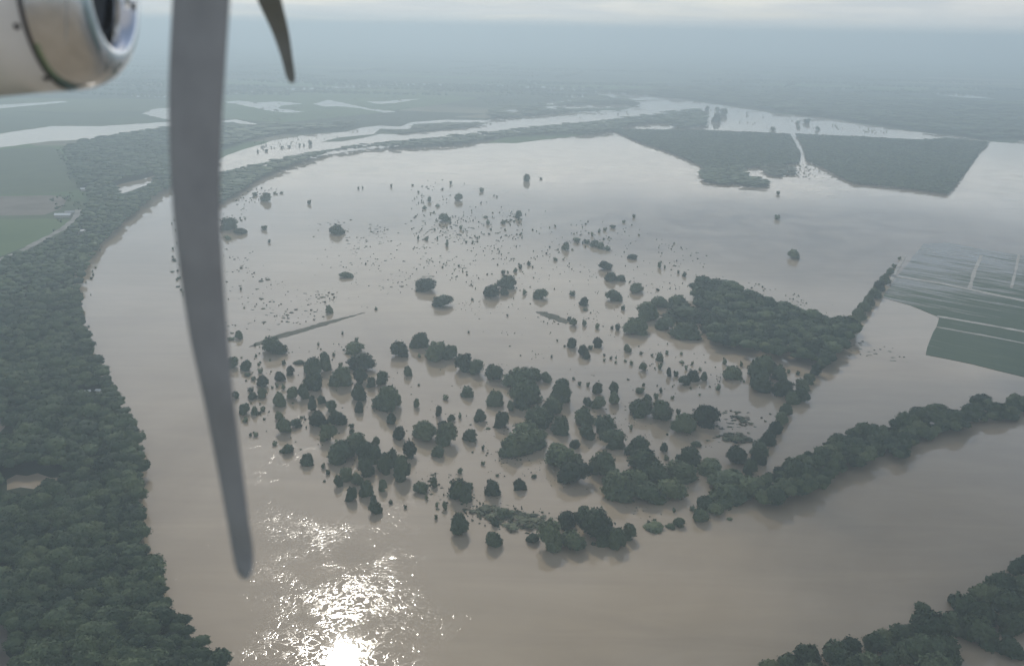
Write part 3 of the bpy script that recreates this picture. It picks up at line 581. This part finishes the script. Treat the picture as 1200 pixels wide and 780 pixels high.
def fill(top, bot, size, seed, holes=(), step=0.62, squash=0.85):
    """crowns packed between two pixel polylines"""
    rr = random.Random(seed); out = []
    def ev(pl, x):
        for (xa, ya), (xb, yb) in zip(pl, pl[1:]):
            if xa <= x <= xb: return ya + (yb - ya) * (x - xa) / max(xb - xa, 1e-6)
        return None
    x = top[0][0]
    while x <= top[-1][0]:
        a, b = ev(top, x), ev(bot, x)
        if a is not None and b is not None and b > a + 4:
            s0 = size * rr.uniform(0.8, 1.2)
            nn = max(1, round((b - a) / (s0 * squash * 0.85)))
            for j in range(nn):
                s = min(s0 * rr.uniform(0.85, 1.15), (b - a) * 1.15)
                h_ = s * squash
                lo, hi = a + h_ / 2, b - h_ / 2
                y = (lo + hi) / 2 if nn == 1 else lo + (hi - lo) * j / (nn - 1) + rr.uniform(-1.5, 1.5)
                xx = x + rr.uniform(-0.22, 0.22) * s
                if not any(inside([xx], [y], h)[0] for h in holes): out.append((xx, y, s, h_))
        x += size * step * rr.uniform(0.85, 1.15)
    return out
STRIP_TOP = [(892, 566), (900, 559), (918, 550), (940, 538), (966, 523), (986, 513), (1012, 501), (1040, 502), (1066, 492), (1085, 483), (1096, 489), (1110, 481), (1130, 484), (1146, 472), (1165, 471), (1182, 476), (1215, 459), (1260, 447)]
STRIP_BOT = [(1260, 462), (1215, 475), (1190, 488), (1175, 486), (1145, 492), (1130, 502), (1095, 508), (1076, 514), (1066, 529), (1054, 536), (1046, 526), (1030, 528), (1018, 544), (995, 545), (978, 558), (955, 569), (944, 580), (930, 579), (912, 587), (894, 588)]
canopy('wooded_strip', STRIP_TOP + STRIP_BOT, 'wooded strip along the river below the crop field', 6.0, 3.8, 5.2, mat_=M_TREE, lod=((1e9, NEAR),), flat=0.7, cat='wood')
grove('river_strip', 'wooded river strip', 'straight hedge', 'trees standing out of the wooded river strip', [
 (936,571,24,20),(905,586,20,16),(962,566,20,15),(1010,507,26,20),(1050,528,22,20),(1030,530,16,16),(1099,481,26,14),(1150,473,24,18),(1168,484,26,18),(1190,472,22,18),(1074,505,24,22),(984,530,26,22),(1120,494,24,18),(926,546,20,16)])
grove('near_shore', 'dark near shore', 'sun glint', 'trees of the near shore',
 fill([(905, 774), (935, 766), (960, 753), (985, 756), (1010, 745), (1040, 742), (1060, 734), (1085, 722), (1115, 718), (1130, 702), (1155, 682), (1172, 676), (1186, 662), (1215, 648), (1235, 640)],
      [(905, 800), (960, 815), (1040, 815), (1068, 772), (1085, 815), (1118, 806), (1126, 752), (1150, 760), (1162, 775), (1192, 772), (1198, 740), (1235, 760)], 36, 9, holes=([(1064, 768), (1086, 764), (1092, 800), (1062, 800)], [(1122, 750), (1134, 748), (1158, 775), (1160, 830), (1118, 830)])) +
 [(1082, 717, 20, 18), (1116, 705, 13, 14), (1123, 697, 9, 9), (1053, 739, 12, 12), (1095, 722, 12, 10), (1190, 668, 18, 20)])

# unit trunk with limbs: base at z=0, crown centre at z=1
def trunk_mesh():
    b = bmesh.new()
    def limb(p0, p1, r0, r1, n=7, bend=0.0):
        p0, p1 = Vector(p0), Vector(p1); d = (p1 - p0).normalized(); q = d.to_track_quat('Z', 'Y')
        rings = []
        for k in range(5):
            t_ = k / 4; c = p0.lerp(p1, t_) + Vector((math.sin(t_ * 3.1) * bend, 0, 0)); r_ = r0 + (r1 - r0) * t_
            rings.append([b.verts.new(c + q @ Vector((math.cos(2 * math.pi * j / n) * r_, math.sin(2 * math.pi * j / n) * r_, 0))) for j in range(n)])
        for k in range(4):
            for j in range(n): b.faces.new((rings[k][j], rings[k][(j + 1) % n], rings[k + 1][(j + 1) % n], rings[k + 1][j]))
    limb((0, 0, -0.35), (0, 0, 0.8), 0.085, 0.055, 8, 0.02)
    for a, e in ((0.3, 0.55), (2.2, 0.65), (4.1, 0.5), (5.4, 0.7)):
        limb((0, 0, 0.55 + 0.08 * e), (math.cos(a) * 0.5, math.sin(a) * 0.5, 1.05 + 0.25 * e), 0.045, 0.014, 6, 0.04)
    me = bpy.data.meshes.new('trunk'); b.to_mesh(me); b.free(); me.materials.append(M_BARK)
    for p in me.polygons: p.use_smooth = True
    return me
TRUNK = trunk_mesh()
CROWNS = []
for k in range(10):
    gk = np.random.default_rng(300 + k); VV, FF, b0 = [], [], 0
    nb = 4 + k % 4
    for q in range(nb):
        V, F = crown_proto(400 + k * 10 + q, 3, 620, 12, 0.15, 0.40, 0.30)
        a = q / nb * 6.283 + gk.uniform(-0.5, 0.5); rr_ = gk.uniform(0.30, 0.52) if q else 0.05
        sc_ = gk.uniform(0.42, 0.62) if q else gk.uniform(0.66, 0.78)
        c = np.array([math.cos(a) * rr_, math.sin(a) * rr_, gk.uniform(-0.35, 0.25) if q else 0.22])
        VV.append(V * sc_ * np.array([1, 1, gk.uniform(0.85, 1.15)]) + c); FF.append(F + b0); b0 += len(V)
    VV = np.vstack(VV); e = np.quantile(np.hypot(VV[:, 0], VV[:, 1]), 0.97); VV[:, :2] /= e; VV[:, 2] /= np.quantile(np.abs(VV[:, 2]), 0.985)
    CROWNS.append(mesh_np('crown', VV, np.vstack(FF), [M_TREE]))
SMALLS = []
for k in range(5):   # small trees: crown and stem in one mesh
    V, F = crown_proto(30 + k, 3, 700, 12, 0.14, 0.42, 0.26)
    n0 = len(V); a = np.arange(6) * np.pi / 3
    S = np.vstack([np.stack([np.cos(a) * 0.1, np.sin(a) * 0.1, np.full(6, -1.25)], 1), np.stack([np.cos(a) * 0.07, np.sin(a) * 0.07, np.full(6, 0.2)], 1)])
    SF = np.array([[n0 + j, n0 + (j + 1) % 6, n0 + 6 + (j + 1) % 6] for j in range(6)] + [[n0 + j, n0 + 6 + (j + 1) % 6, n0 + 6 + j] for j in range(6)])
    SMALLS.append(mesh_np('small_tree', np.vstack([V, S]), np.vstack([F, SF]), [M_TREE, M_BARK], np.r_[np.zeros(len(F)), np.ones(12)]))

ALLT = []
for key, (lab, org, grp, data) in GROVES.items():
    for d in data: ALLT.append((key, d))
order = sorted(range(len(ALLT)), key=lambda i: -ALLT[i][1][2] * ALLT[i][1][3])
KEEP = set(order[:296])
print('trees listed', len(ALLT))
def geom(x, y, w, h):
    """crown radius, half height and ground point from the outline seen in the photo"""
    p = at(x, y, 3.0); dist = (p - EYE).dot(_f); s = dist / 1178.0
    dep = math.asin((ALT - 3) / (p - EYE).length)
    rx = w * 0.5 * s; hh = h * 0.5 * s
    b2 = (hh * hh - (rx * math.sin(dep)) ** 2) / math.cos(dep) ** 2
    b_ = math.sqrt(max(b2, (0.5 * min(rx, hh)) ** 2)); b_ = min(b_, 1.9 * rx)
    ry = rx
    if hh < rx * math.sin(dep) * 1.02: ry = max(0.5 * rx, hh / math.sin(dep) * 0.85)
    p = at(x, y, b_ * 0.5)
    return p, rx * 1.04, ry * 1.04, b_ * 1.06
def size_word(w, h):
    a = max(w, h)
    if h > 1.45 * w: return 'tall narrow'
    if w > 1.6 * h: return 'broad low'
    if a >= 30: return 'huge spreading'
    if a >= 20: return 'large rounded'
    if a >= 12: return 'medium rounded'
    if a >= 7: return 'small round'
    return 'tiny'
ORD = ['first', 'second', 'third', 'fourth', 'fifth', 'sixth', 'seventh', 'eighth', 'ninth', 'tenth', 'eleventh', 'twelfth', 'thirteenth', 'fourteenth', 'fifteenth', 'sixteenth', 'seventeenth', 'eighteenth', 'nineteenth', 'twentieth',
       'twenty-first', 'twenty-second', 'twenty-third', 'twenty-fourth', 'twenty-fifth', 'twenty-sixth', 'twenty-seventh', 'twenty-eighth', 'twenty-ninth', 'thirtieth'] + ['thirty-' + w for w in ('first', 'second', 'third', 'fourth', 'fifth', 'sixth', 'seventh', 'eighth', 'ninth')] + ['fortieth'] + ['forty-' + w for w in ('first', 'second', 'third', 'fourth', 'fifth', 'sixth', 'seventh', 'eighth', 'ninth')]
REFS = {'propeller blade': (240, 420), 'dike': (400, 374), 'sun glint': (405, 750), 'curved tree row': (530, 420), 'great central clump': (617, 490), 'crop field': (1080, 300), 'river bank belt': (400, 175), 'straight hedge': (880, 555)}
idx = 0
rest = []
for key, (lab, org, grp, data) in GROVES.items():
    mine = [(i, d) for i, (k, d) in enumerate(ALLT) if k == key]
    rest += [d for i, d in mine if i not in KEEP]
    mine = [d for i, d in mine if i in KEEP]
    rp = at(*REFS[org]); classes = {}
    for d in mine: classes.setdefault(size_word(d[2], d[3]), []).append(d)
    for sw, ds in classes.items():
        ds.sort(key=lambda d: (at(d[0], d[1]) - rp).length)
        for k, d in enumerate(ds):
            p, rx, ry, bz = geom(*d)
            n = '' if len(ds) == 1 else ORD[k] + ' '
            verb = 'only ' if len(ds) == 1 else ''
            label = f"{verb}{n}{sw} tree from the {org} in the {lab}" if len(ds) > 1 else f"only {sw} tree in the {lab}"
            rz = rnd.uniform(0, 6.28)
            if d[2] * d[3] > 60:
                root = empty('tree', (p.x, p.y, 0.2), 0)
                c = link('crown', CROWNS[idx % len(CROWNS)], root); c.location = (0, 0, bz * 0.5); c.scale = (rx, ry, bz); c.rotation_euler = (0, 0, 0)
                if abs(rx - ry) < 1e-3: c.rotation_euler = (0, 0, rz)
                t_ = link('trunk', TRUNK, root); t_.scale = (rx * 0.75, rx * 0.75, bz * 0.5); t_.rotation_euler = (0, 0, rz)
            else:
                root = link('tree', SMALLS[idx % len(SMALLS)]); root.location = (p.x, p.y, bz * 0.5); root.scale = (rx, ry, bz)
                if abs(rx - ry) < 1e-3: root.rotation_euler = (0, 0, rz)
            tag(root, label, 'tree', grp)
            idx += 1

# everything smaller: saplings, bush tops and mats of weed, too many to count
it = []
for d in rest:
    p, rx, ry, bz = geom(*d); it.append((p.x, p.y, bz * 0.5, rx, ry, bz, rnd.random()))
mats = []
def scatter(poly, n, w, h, dest, seed):
    rr = random.Random(seed); xs = [p[0] for p in poly]; ys = [p[1] for p in poly]; k = 0; tries = 0
    cl = [(rr.uniform(min(xs), max(xs)), rr.uniform(min(ys), max(ys))) for _ in range(max(4, n // 9))]
    while k < n and tries < n * 30:
        tries += 1
        if rr.random() < 0.6:
            c = rr.choice(cl); x = c[0] + rr.gauss(0, 9); y = c[1] + rr.gauss(0, 4.5)
        else: x = rr.uniform(min(xs), max(xs)); y = rr.uniform(min(ys), max(ys))
        if not inside([x], [y], poly)[0]: continue
        ww = w[0] + (w[1] - w[0]) * rr.random() ** 2.2; h2 = min(h[0] + (h[1] - h[0]) * rr.random() ** 1.6, ww * 1.6)
        p, rx, ry, bz = geom(x, y, ww, h2)
        dest.append((p.x, p.y, bz * 0.6, rx, ry, bz, rr.random())); k += 1
scatter([(485, 215), (530, 205), (560, 225), (620, 235), (660, 262), (720, 262), (715, 285), (640, 300), (610, 330), (560, 330), (490, 330), (480, 260)], 360, (1.2, 3.8), (1.2, 4.2), it, 1)
scatter([(358, 262), (400, 255), (480, 262), (470, 300), (500, 340), (450, 345), (410, 330), (370, 310)], 190, (1.5, 6), (0.8, 1.6), mats, 2)
scatter([(262, 305), (300, 320), (330, 335), (400, 345), (385, 375), (330, 385), (262, 395)], 130, (1.8, 8), (1.0, 2.6), mats, 3)
scatter([(490, 255), (560, 265), (560, 310), (490, 330)], 110, (2, 9), (0.8, 1.5), mats, 4)
scatter([(780, 400), (830, 405), (850, 450), (780, 465), (735, 410)], 50, (1.2, 3.6), (1.5, 4.5), it, 5)
scatter([(690, 480), (735, 470), (770, 500), (720, 500)], 70, (1, 4), (1, 2.2), mats, 6)
scatter([(850, 480), (905, 485), (895, 520), (825, 520)], 90, (3, 12), (1.2, 3), mats, 7)
scatter([(485, 560), (530, 550), (560, 585), (655, 600), (650, 625), (600, 625), (515, 600)], 190, (1.5, 7), (1.5, 4), mats, 8)
scatter([(720, 255), (830, 300), (860, 330), (800, 345), (730, 330)], 90, (1.0, 3), (1.0, 3.2), it, 9)
scatter([(258, 215), (340, 222), (300, 240), (285, 262), (258, 262)], 80, (1.2, 4), (1, 2.5), it, 10)
scatter([(268, 405), (420, 400), (470, 480), (420, 560), (300, 520)], 150, (1.2, 4.0), (1.2, 4.5), it, 11)
scatter([(530, 480), (600, 500), (640, 570), (560, 530)], 80, (1.2, 5), (1.2, 2.8), mats, 12)
scatter([(730, 590), (820, 590), (790, 612), (730, 612)], 40, (1.5, 6), (1, 2), mats, 13)
scatter([(296, 164), (420, 150), (420, 160), (305, 180)], 55, (1, 2.2), (1.2, 3.4), it, 14)
scatter([(820, 128), (880, 131), (960, 140), (1060, 156), (960, 156), (850, 142)], 50, (1, 2.6), (1.2, 3), it, 15)
scatter([(925, 190), (960, 195), (1000, 212), (950, 210), (900, 206)], 110, (1.2, 4), (0.8, 2), it, 16)
scatter([(640, 290), (720, 330), (740, 400), (600, 370), (540, 330)], 90, (1.0, 3), (1.0, 3.4), it, 17)
scatter([(840, 320), (1030, 370), (1010, 385), (900, 350)], 45, (1.0, 3), (1.0, 2.6), it, 18)
scatter([(955, 392), (1010, 396), (1095, 420), (1060, 428), (990, 416)], 75, (2.5, 12), (0.8, 1.8), mats, 19)
scatter([(262, 262), (300, 290), (290, 320), (262, 320)], 30, (1, 4), (0.8, 1.6), mats, 20)
scatter([(560, 135), (740, 122), (740, 134), (570, 146)], 70, (1, 2.4), (1.2, 3), it, 21)
scatter([(62, 170), (88, 172), (100, 205), (112, 224), (98, 232), (84, 214), (72, 190)], 90, (2.5, 8), (1.5, 4), it, 41)
scatter([(58, 228), (84, 226), (100, 244), (80, 262), (60, 282), (50, 284), (70, 262)], 30, (2.5, 7), (2, 4.5), it, 42)
scatter([(85, 300), (125, 270), (100, 420), (112, 425), (95, 380)], 16, (2, 5), (2.5, 6), it, 22)
scatter([(200, 250), (215, 260), (215, 350), (200, 330)], 26, (2, 7), (2, 6), it, 23)
scatter([(480, 215), (560, 222), (660, 255), (730, 262), (800, 330), (700, 400), (560, 390), (480, 320)], 240, (0.9, 2.2), (0.9, 2.4), it, 31)
scatter([(430, 440), (620, 400), (860, 410), (880, 500), (760, 600), (500, 600)], 260, (0.9, 2.6), (0.9, 2.4), it, 32)
scatter([(270, 300), (420, 300), (440, 360), (270, 400)], 90, (0.8, 2.4), (0.7, 1.4), mats, 33)
scatter([(500, 470), (600, 500), (760, 500), (850, 470), (860, 520), (640, 600), (480, 600)], 200, (1.2, 5), (0.7, 1.5), mats, 34)
scatter([(255, 100), (560, 100), (600, 125), (560, 136), (430, 146), (260, 150)], 150, (2.0, 9), (0.9, 1.5), it, 51)
scatter([(560, 100), (700, 106), (690, 118), (575, 130)], 200, (2.5, 8), (1.0, 1.8), it, 52)
V, F, T = merge(it, TINY)
tag(link('saplings', mesh_np('saplings', V, F, [M_TREE], tint=T)), 'sprinkling of small bush tops poking out of the flood', 'bushes', None, 'stuff')
V, F, T = merge(mats, TINY)
tag(link('weed_mats', mesh_np('weed_mats', V, F, [M_SCRUB], tint=T)), 'low mats of drowned weeds and scrub in the flood', 'weeds', None, 'stuff')

# ------------------------------------------------------------------ farm buildings
M_ROOFW = simple('white_roof', (0.75, 0.75, 0.73), 0.45); M_WALL = simple('plaster', (0.5, 0.47, 0.42), 0.9); M_ROOFG = simple('grey_roof', (0.33, 0.33, 0.33), 0.6)
def house(px, py, L, W, Hh, rz, label, roofm, name='farm_building', cat='building'):
    p = at(px, py); root = empty(name, (p.x, p.y, 0.1), rz); tag(root, label, cat)
    b = bmesh.new(); bmesh.ops.create_cube(b, size=1); bmesh.ops.scale(b, vec=(L, W, Hh), verts=b.verts); bmesh.ops.translate(b, vec=(0, 0, Hh / 2), verts=b.verts)
    me = bpy.data.meshes.new('wall'); b.to_mesh(me); b.free(); me.materials.append(M_WALL); link('wall', me, root)
    o = 0.6; x, y, t_ = L / 2 + o, W / 2 + o, 0.25
    prof = [(-y, Hh - 0.15), (0, Hh + W * 0.28), (y, Hh - 0.15), (y, Hh - 0.15 + t_), (0, Hh + W * 0.28 + t_), (-y, Hh - 0.15 + t_)]
    V = [(s * x, q[0], q[1]) for s in (-1, 1) for q in prof]
    me = bpy.data.meshes.new('roof'); me.from_pydata(V, [], [(k, (k + 1) % 6, 6 + (k + 1) % 6, 6 + k) for k in range(6)] + [(0, 1, 4, 5), (1, 2, 3, 4), (11, 10, 7, 6), (10, 9, 8, 7)])
    me.update(); me.materials.append(roofm); link('roof', me, root)
house(74, 254.6, 24, 9, 4, 0.15, 'long white-roofed farm shed by the track bend', M_ROOFW)
house(82, 251.5, 14, 8, 4, 0.4, 'grey-roofed farm house behind the long white shed', M_ROOFG)
house(98, 224, 9, 7, 4, 0.3, 'small white house alone at the far forest corner', M_ROOFW)
house(96, 273.5, 8, 6, 4, 0.8, 'small pale hut in the forest below the shed', M_ROOFW)
house(92, 463, 4.5, 3.2, 3, 0.2, 'white hut in the forest clearing, nearest the forest interior', M_ROOFW)
house(103, 462, 4, 3, 3, 0.5, 'middle white hut of the three in the forest clearing', M_ROOFW)
house(116, 461, 4, 3, 3, -0.2, 'white hut in the forest clearing, nearest the river', M_ROOFW)

# ------------------------------------------------------------------ aircraft: engine nacelle and propeller
M_PAINT, t, b = mat('white_paint')
geo = N(t, 'ShaderNodeTexCoord'); n, r = noise_ramp(t, geo.outputs['Object'], 3.0, [(0.3, (0.74, 0.73, 0.71)), (0.7, (0.82, 0.81, 0.79))], 5)
t.links.new(r.outputs[0], b.inputs['Base Color']); b.inputs['Roughness'].default_value = 0.28; b.inputs['Coat Weight'].default_value = 0.3
M_CHROME = simple('polished_metal', (0.74, 0.76, 0.78), 0.08, 1.0)
M_DUCT = simple('duct_lining', (0.16, 0.18, 0.20), 0.45)
M_SEAM = simple('seam', (0.05, 0.05, 0.055), 0.6)
M_BLADE, t, b = mat('blade_composite')
geo = N(t, 'ShaderNodeTexCoord'); n, r = noise_ramp(t, geo.outputs['Object'], 5.0, [(0.3, (0.225, 0.235, 0.24)), (0.7, (0.275, 0.285, 0.29))], 4)
t.links.new(r.outputs[0], b.inputs['Base Color']); b.inputs['Roughness'].default_value = 0.5
M_BOOT = simple('blade_boot', (0.03, 0.03, 0.032), 0.6)

ND = 5.4
AX = at_depth(75, -14, ND)                      # centre of the ring where the metal lip begins
S_ = ND / 1178.0
def lathe(name, prof, m, parent, n=128, close=False):
    V = []; F = []
    for (x, r_) in prof:
        for j in range(n):
            a = 2 * math.pi * j / n; V.append((x, math.cos(a) * r_, math.sin(a) * r_))
    for k in range(len(prof) - 1):
        for j in range(n): F.append((k * n + j, k * n + (j + 1) % n, (k + 1) * n + (j + 1) % n, (k + 1) * n + j))
    me = mesh_np(name, V, F, [m]); b2 = bmesh.new(); b2.from_mesh(me); bmesh.ops.recalc_face_normals(b2, faces=b2.faces); b2.to_mesh(me); b2.free()
    for p in me.polygons: p.use_smooth = True
    return link(name, me, parent)
nac = empty('engine_nacelle', AX); tag(nac, 'white engine nacelle with polished metal intake lip beside the propeller', 'engine')
R0 = 117 * S_
lathe('cowling', [(-0.012, R0 - 0.012), (-0.012, R0 + 0.001), (-0.2, R0 + 0.018), (-0.5, R0 + 0.052), (-1.2, R0 + 0.12), (-2.2, R0 + 0.16), (-3.4, R0 + 0.10), (-4.2, R0 - 0.05), (-4.25, 0.2)], M_PAINT, nac)
lathe('seam_ring', [(-0.016, R0 - 0.02), (-0.013, R0 - 0.003), (0.002, R0 + 0.001), (0.016, R0 + 0.0005), (0.018, R0 - 0.02)], M_SEAM, nac)
XF = 0.275
RC, RI = 74 * S_, 58 * S_
lip = [(0.0, R0)]
for k in range(1, 17):
    a = k / 16 * math.pi / 2; lip.append((XF * math.sin(a), RC + (R0 - RC) * math.cos(a)))
for k in range(1, 11):
    a = k / 10 * math.pi / 2; lip.append((XF - 0.16 * (1 - math.cos(a)), RC - (RC - RI) * math.sin(a)))
lathe('intake_lip', lip, M_CHROME, nac)
lathe('intake_duct', [(lip[-1][0] + 0.0, RI + 0.001), (0.05, RI - 0.008), (-0.2, RI - 0.03), (-0.7, RI - 0.08), (-0.72, 0.02)], M_DUCT, nac)
def on_cowl(px, py):
    """point of the cowling under a pixel"""
    d = ray(px, py); best = None
    for k in range(400):
        tt = 4.2 + k * 0.004; p = EYE + d * tt - AX
        rr_ = math.hypot(p.y, p.z); x = p.x
        r_ = R0 + 0.0 - x * 0.1
        if rr_ <= r_: return p
    return EYE + d * 5 - AX
for px, py in ((20, 31), (54, 92)):
    p = on_cowl(px, py); nrm = Vector((0, p.y, p.z)).normalized()
    b2 = bmesh.new(); bmesh.ops.create_cone(b2, cap_ends=True, segments=16, radius1=0.020, radius2=0.016, depth=0.012)
    me = bpy.data.meshes.new('fastener'); b2.to_mesh(me); b2.free(); me.materials.append(M_SEAM)
    o = link('fastener', me, nac); o.location = p; o.rotation_euler = nrm.to_track_quat('Z', 'Y').to_euler()

HUB = at_depth(228, -190, 4.4)
prop = empty('propeller', HUB); tag(prop, 'dark grey propeller with curved blades hanging in front of the nacelle', 'propeller')
def blade(sections, name='blade'):
    """sections: (left x, right x, y, depth, thickness)"""
    n = 20; rings = []
    for (xl, xr, y, dep, th) in sections:
        dep *= 0.9
        a = at_depth(xl, y, dep + 0.06) - HUB; c = at_depth(xr, y, dep - 0.06) - HUB
        mid = (a + c) / 2; ch = (c - a) / 2; nr = ch.cross(CU).normalized()
        ring = []
        for j in range(n):
            q = 2 * math.pi * j / n
            # aerofoil: blunt leading edge, thin trailing edge
            x = math.cos(q); thick = math.sin(q) * (1 - 0.45 * x) * 0.8
            ring.append(mid + ch * x + nr * thick * th)
        rings.append(ring)
    # smooth the sections with catmull-rom
    S = []
    for i in range(len(rings) - 1):
        p0, p1, p2, p3 = rings[max(i - 1, 0)], rings[i], rings[i + 1], rings[min(i + 2, len(rings) - 1)]
        for k in range(6):
            t_ = k / 6
            S.append([0.5 * ((2 * b1) + (c1 - a1) * t_ + (2 * a1 - 5 * b1 + 4 * c1 - d1) * t_ * t_ + (-a1 + 3 * b1 - 3 * c1 + d1) * t_ ** 3) for a1, b1, c1, d1 in zip(p0, p1, p2, p3)])
    S.append(rings[-1])
    V = [tuple(p) for ring in S for p in ring]; F = []
    for k in range(len(S) - 1):
        for j in range(n): F.append((k * n + j, k * n + (j + 1) % n, (k + 1) * n + (j + 1) % n, (k + 1) * n + j))
    bb = bmesh.new(); vv = [bb.verts.new(v) for v in V]
    for f in F: bb.faces.new([vv[i] for i in f])
    bb.faces.new(vv[:n][::-1]); bb.faces.new(vv[-n:]); bmesh.ops.recalc_face_normals(bb, faces=bb.faces)
    me = bpy.data.meshes.new(name); bb.to_mesh(me); bb.free(); me.materials.append(M_BLADE)
    for p in me.polygons: p.use_smooth = True
    return link(name, me, prop)
blade([(216, 242, -170, 4.9, 0.05), (208, 262, -110, 4.92, 0.045), (205, 271, -50, 4.95, 0.04), (202, 269, 10, 5.0, 0.035), (198, 263, 100, 5.05, 0.03), (199, 259, 180, 5.1, 0.028), (205, 259, 270, 5.15, 0.026), (220, 266, 380, 5.25, 0.022), (238, 274, 465, 5.3, 0.018), (254, 284, 545, 5.4, 0.015), (266, 292, 610, 5.45, 0.012), (272, 297, 645, 5.5, 0.010), (277, 296, 668, 5.5, 0.007), (284, 291, 678, 5.5, 0.003)])
blade([(236, 252, -160, 5.0, 0.05), (262, 302, -100, 5.6, 0.045), (284, 322, -50, 6.1, 0.04), (302, 330, 0, 6.6, 0.03), (318, 338, 35, 7.0, 0.02), (329, 342.5, 65, 7.2, 0.014), (335, 345.5, 88, 7.35, 0.008), (339, 345.5, 97, 7.4, 0.004)])
# spinner and hub above the frame, on the nacelle's axis direction
lathe('spinner', [(-0.25, 0.02), (-0.25, 0.24), (0.1, 0.245), (0.3, 0.21), (0.48, 0.13), (0.58, 0.04), (0.6, 0.002)], M_PAINT, prop)

# ------------------------------------------------------------------ haze
hb_ = bmesh.new(); bmesh.ops.create_cube(hb_, size=1)
for v in hb_.verts: v.co = (v.co.x * 62000, (v.co.y + 0.5) * 49000 - 4000, -1.0 if v.co.z < 0 else ALT + 60)
me = bpy.data.meshes.new('haze'); hb_.to_mesh(me); hb_.free()
mh = bpy.data.materials.new('haze'); mh.use_nodes = True; th = mh.node_tree
for n in list(th.nodes): th.nodes.remove(n)
pv = N(th, 'ShaderNodeVolumePrincipled', inp={'Color': (0.70, 0.84, 0.92, 1), 'Density': 0.00027, 'Anisotropy': 0.25}); oh = N(th, 'ShaderNodeOutputMaterial'); th.links.new(pv.outputs[0], oh.inputs['Volume'])
me.materials.append(mh)
tag(link('haze', me), 'pale humid haze over the flood plain', None, None, 'stuff')

# unseen flat cumulus added to darken the right side of the plain: its shade lies on the near river and the crop field
def added_shade_cloud(name, centre, semi, dens, seed, label):
    V, F = ico(6); off = Vector((seed * 7.1, 3.3, seed))
    rr = np.array([0.72 + 0.5 * mnoise.fractal(Vector(v) * 1.5 + off, 0.9, 2.1, 5) for v in V])
    V = V * rr[:, None]; V[:, 2] = np.where(V[:, 2] < -0.25, -0.25 + 0.25 * (V[:, 2] + 0.25), V[:, 2]); V = V * np.array(semi)
    me = mesh_np(name, V, F, [])
    m = bpy.data.materials.new('added_shade_cloud'); m.use_nodes = True; tr = m.node_tree
    for n in list(tr.nodes): tr.nodes.remove(n)
    v_ = N(tr, 'ShaderNodeVolumePrincipled', inp={'Color': (0.98, 0.98, 0.98, 1), 'Density': dens, 'Anisotropy': 0.6}); o_ = N(tr, 'ShaderNodeOutputMaterial'); tr.links.new(v_.outputs[0], o_.inputs['Volume'])
    me.materials.append(m); o = link(name, me); o.location = centre
    tag(o, label, None, None, 'stuff')
    return o
CH = 1500.0
sh = Vector((860, 560, 0))
added_shade_cloud('added_shade_cloud', sh + SUN * (CH / SUN.z), (900, 620, 150), 0.012, 2, 'unseen cumulus added to shade the near river and crop field')
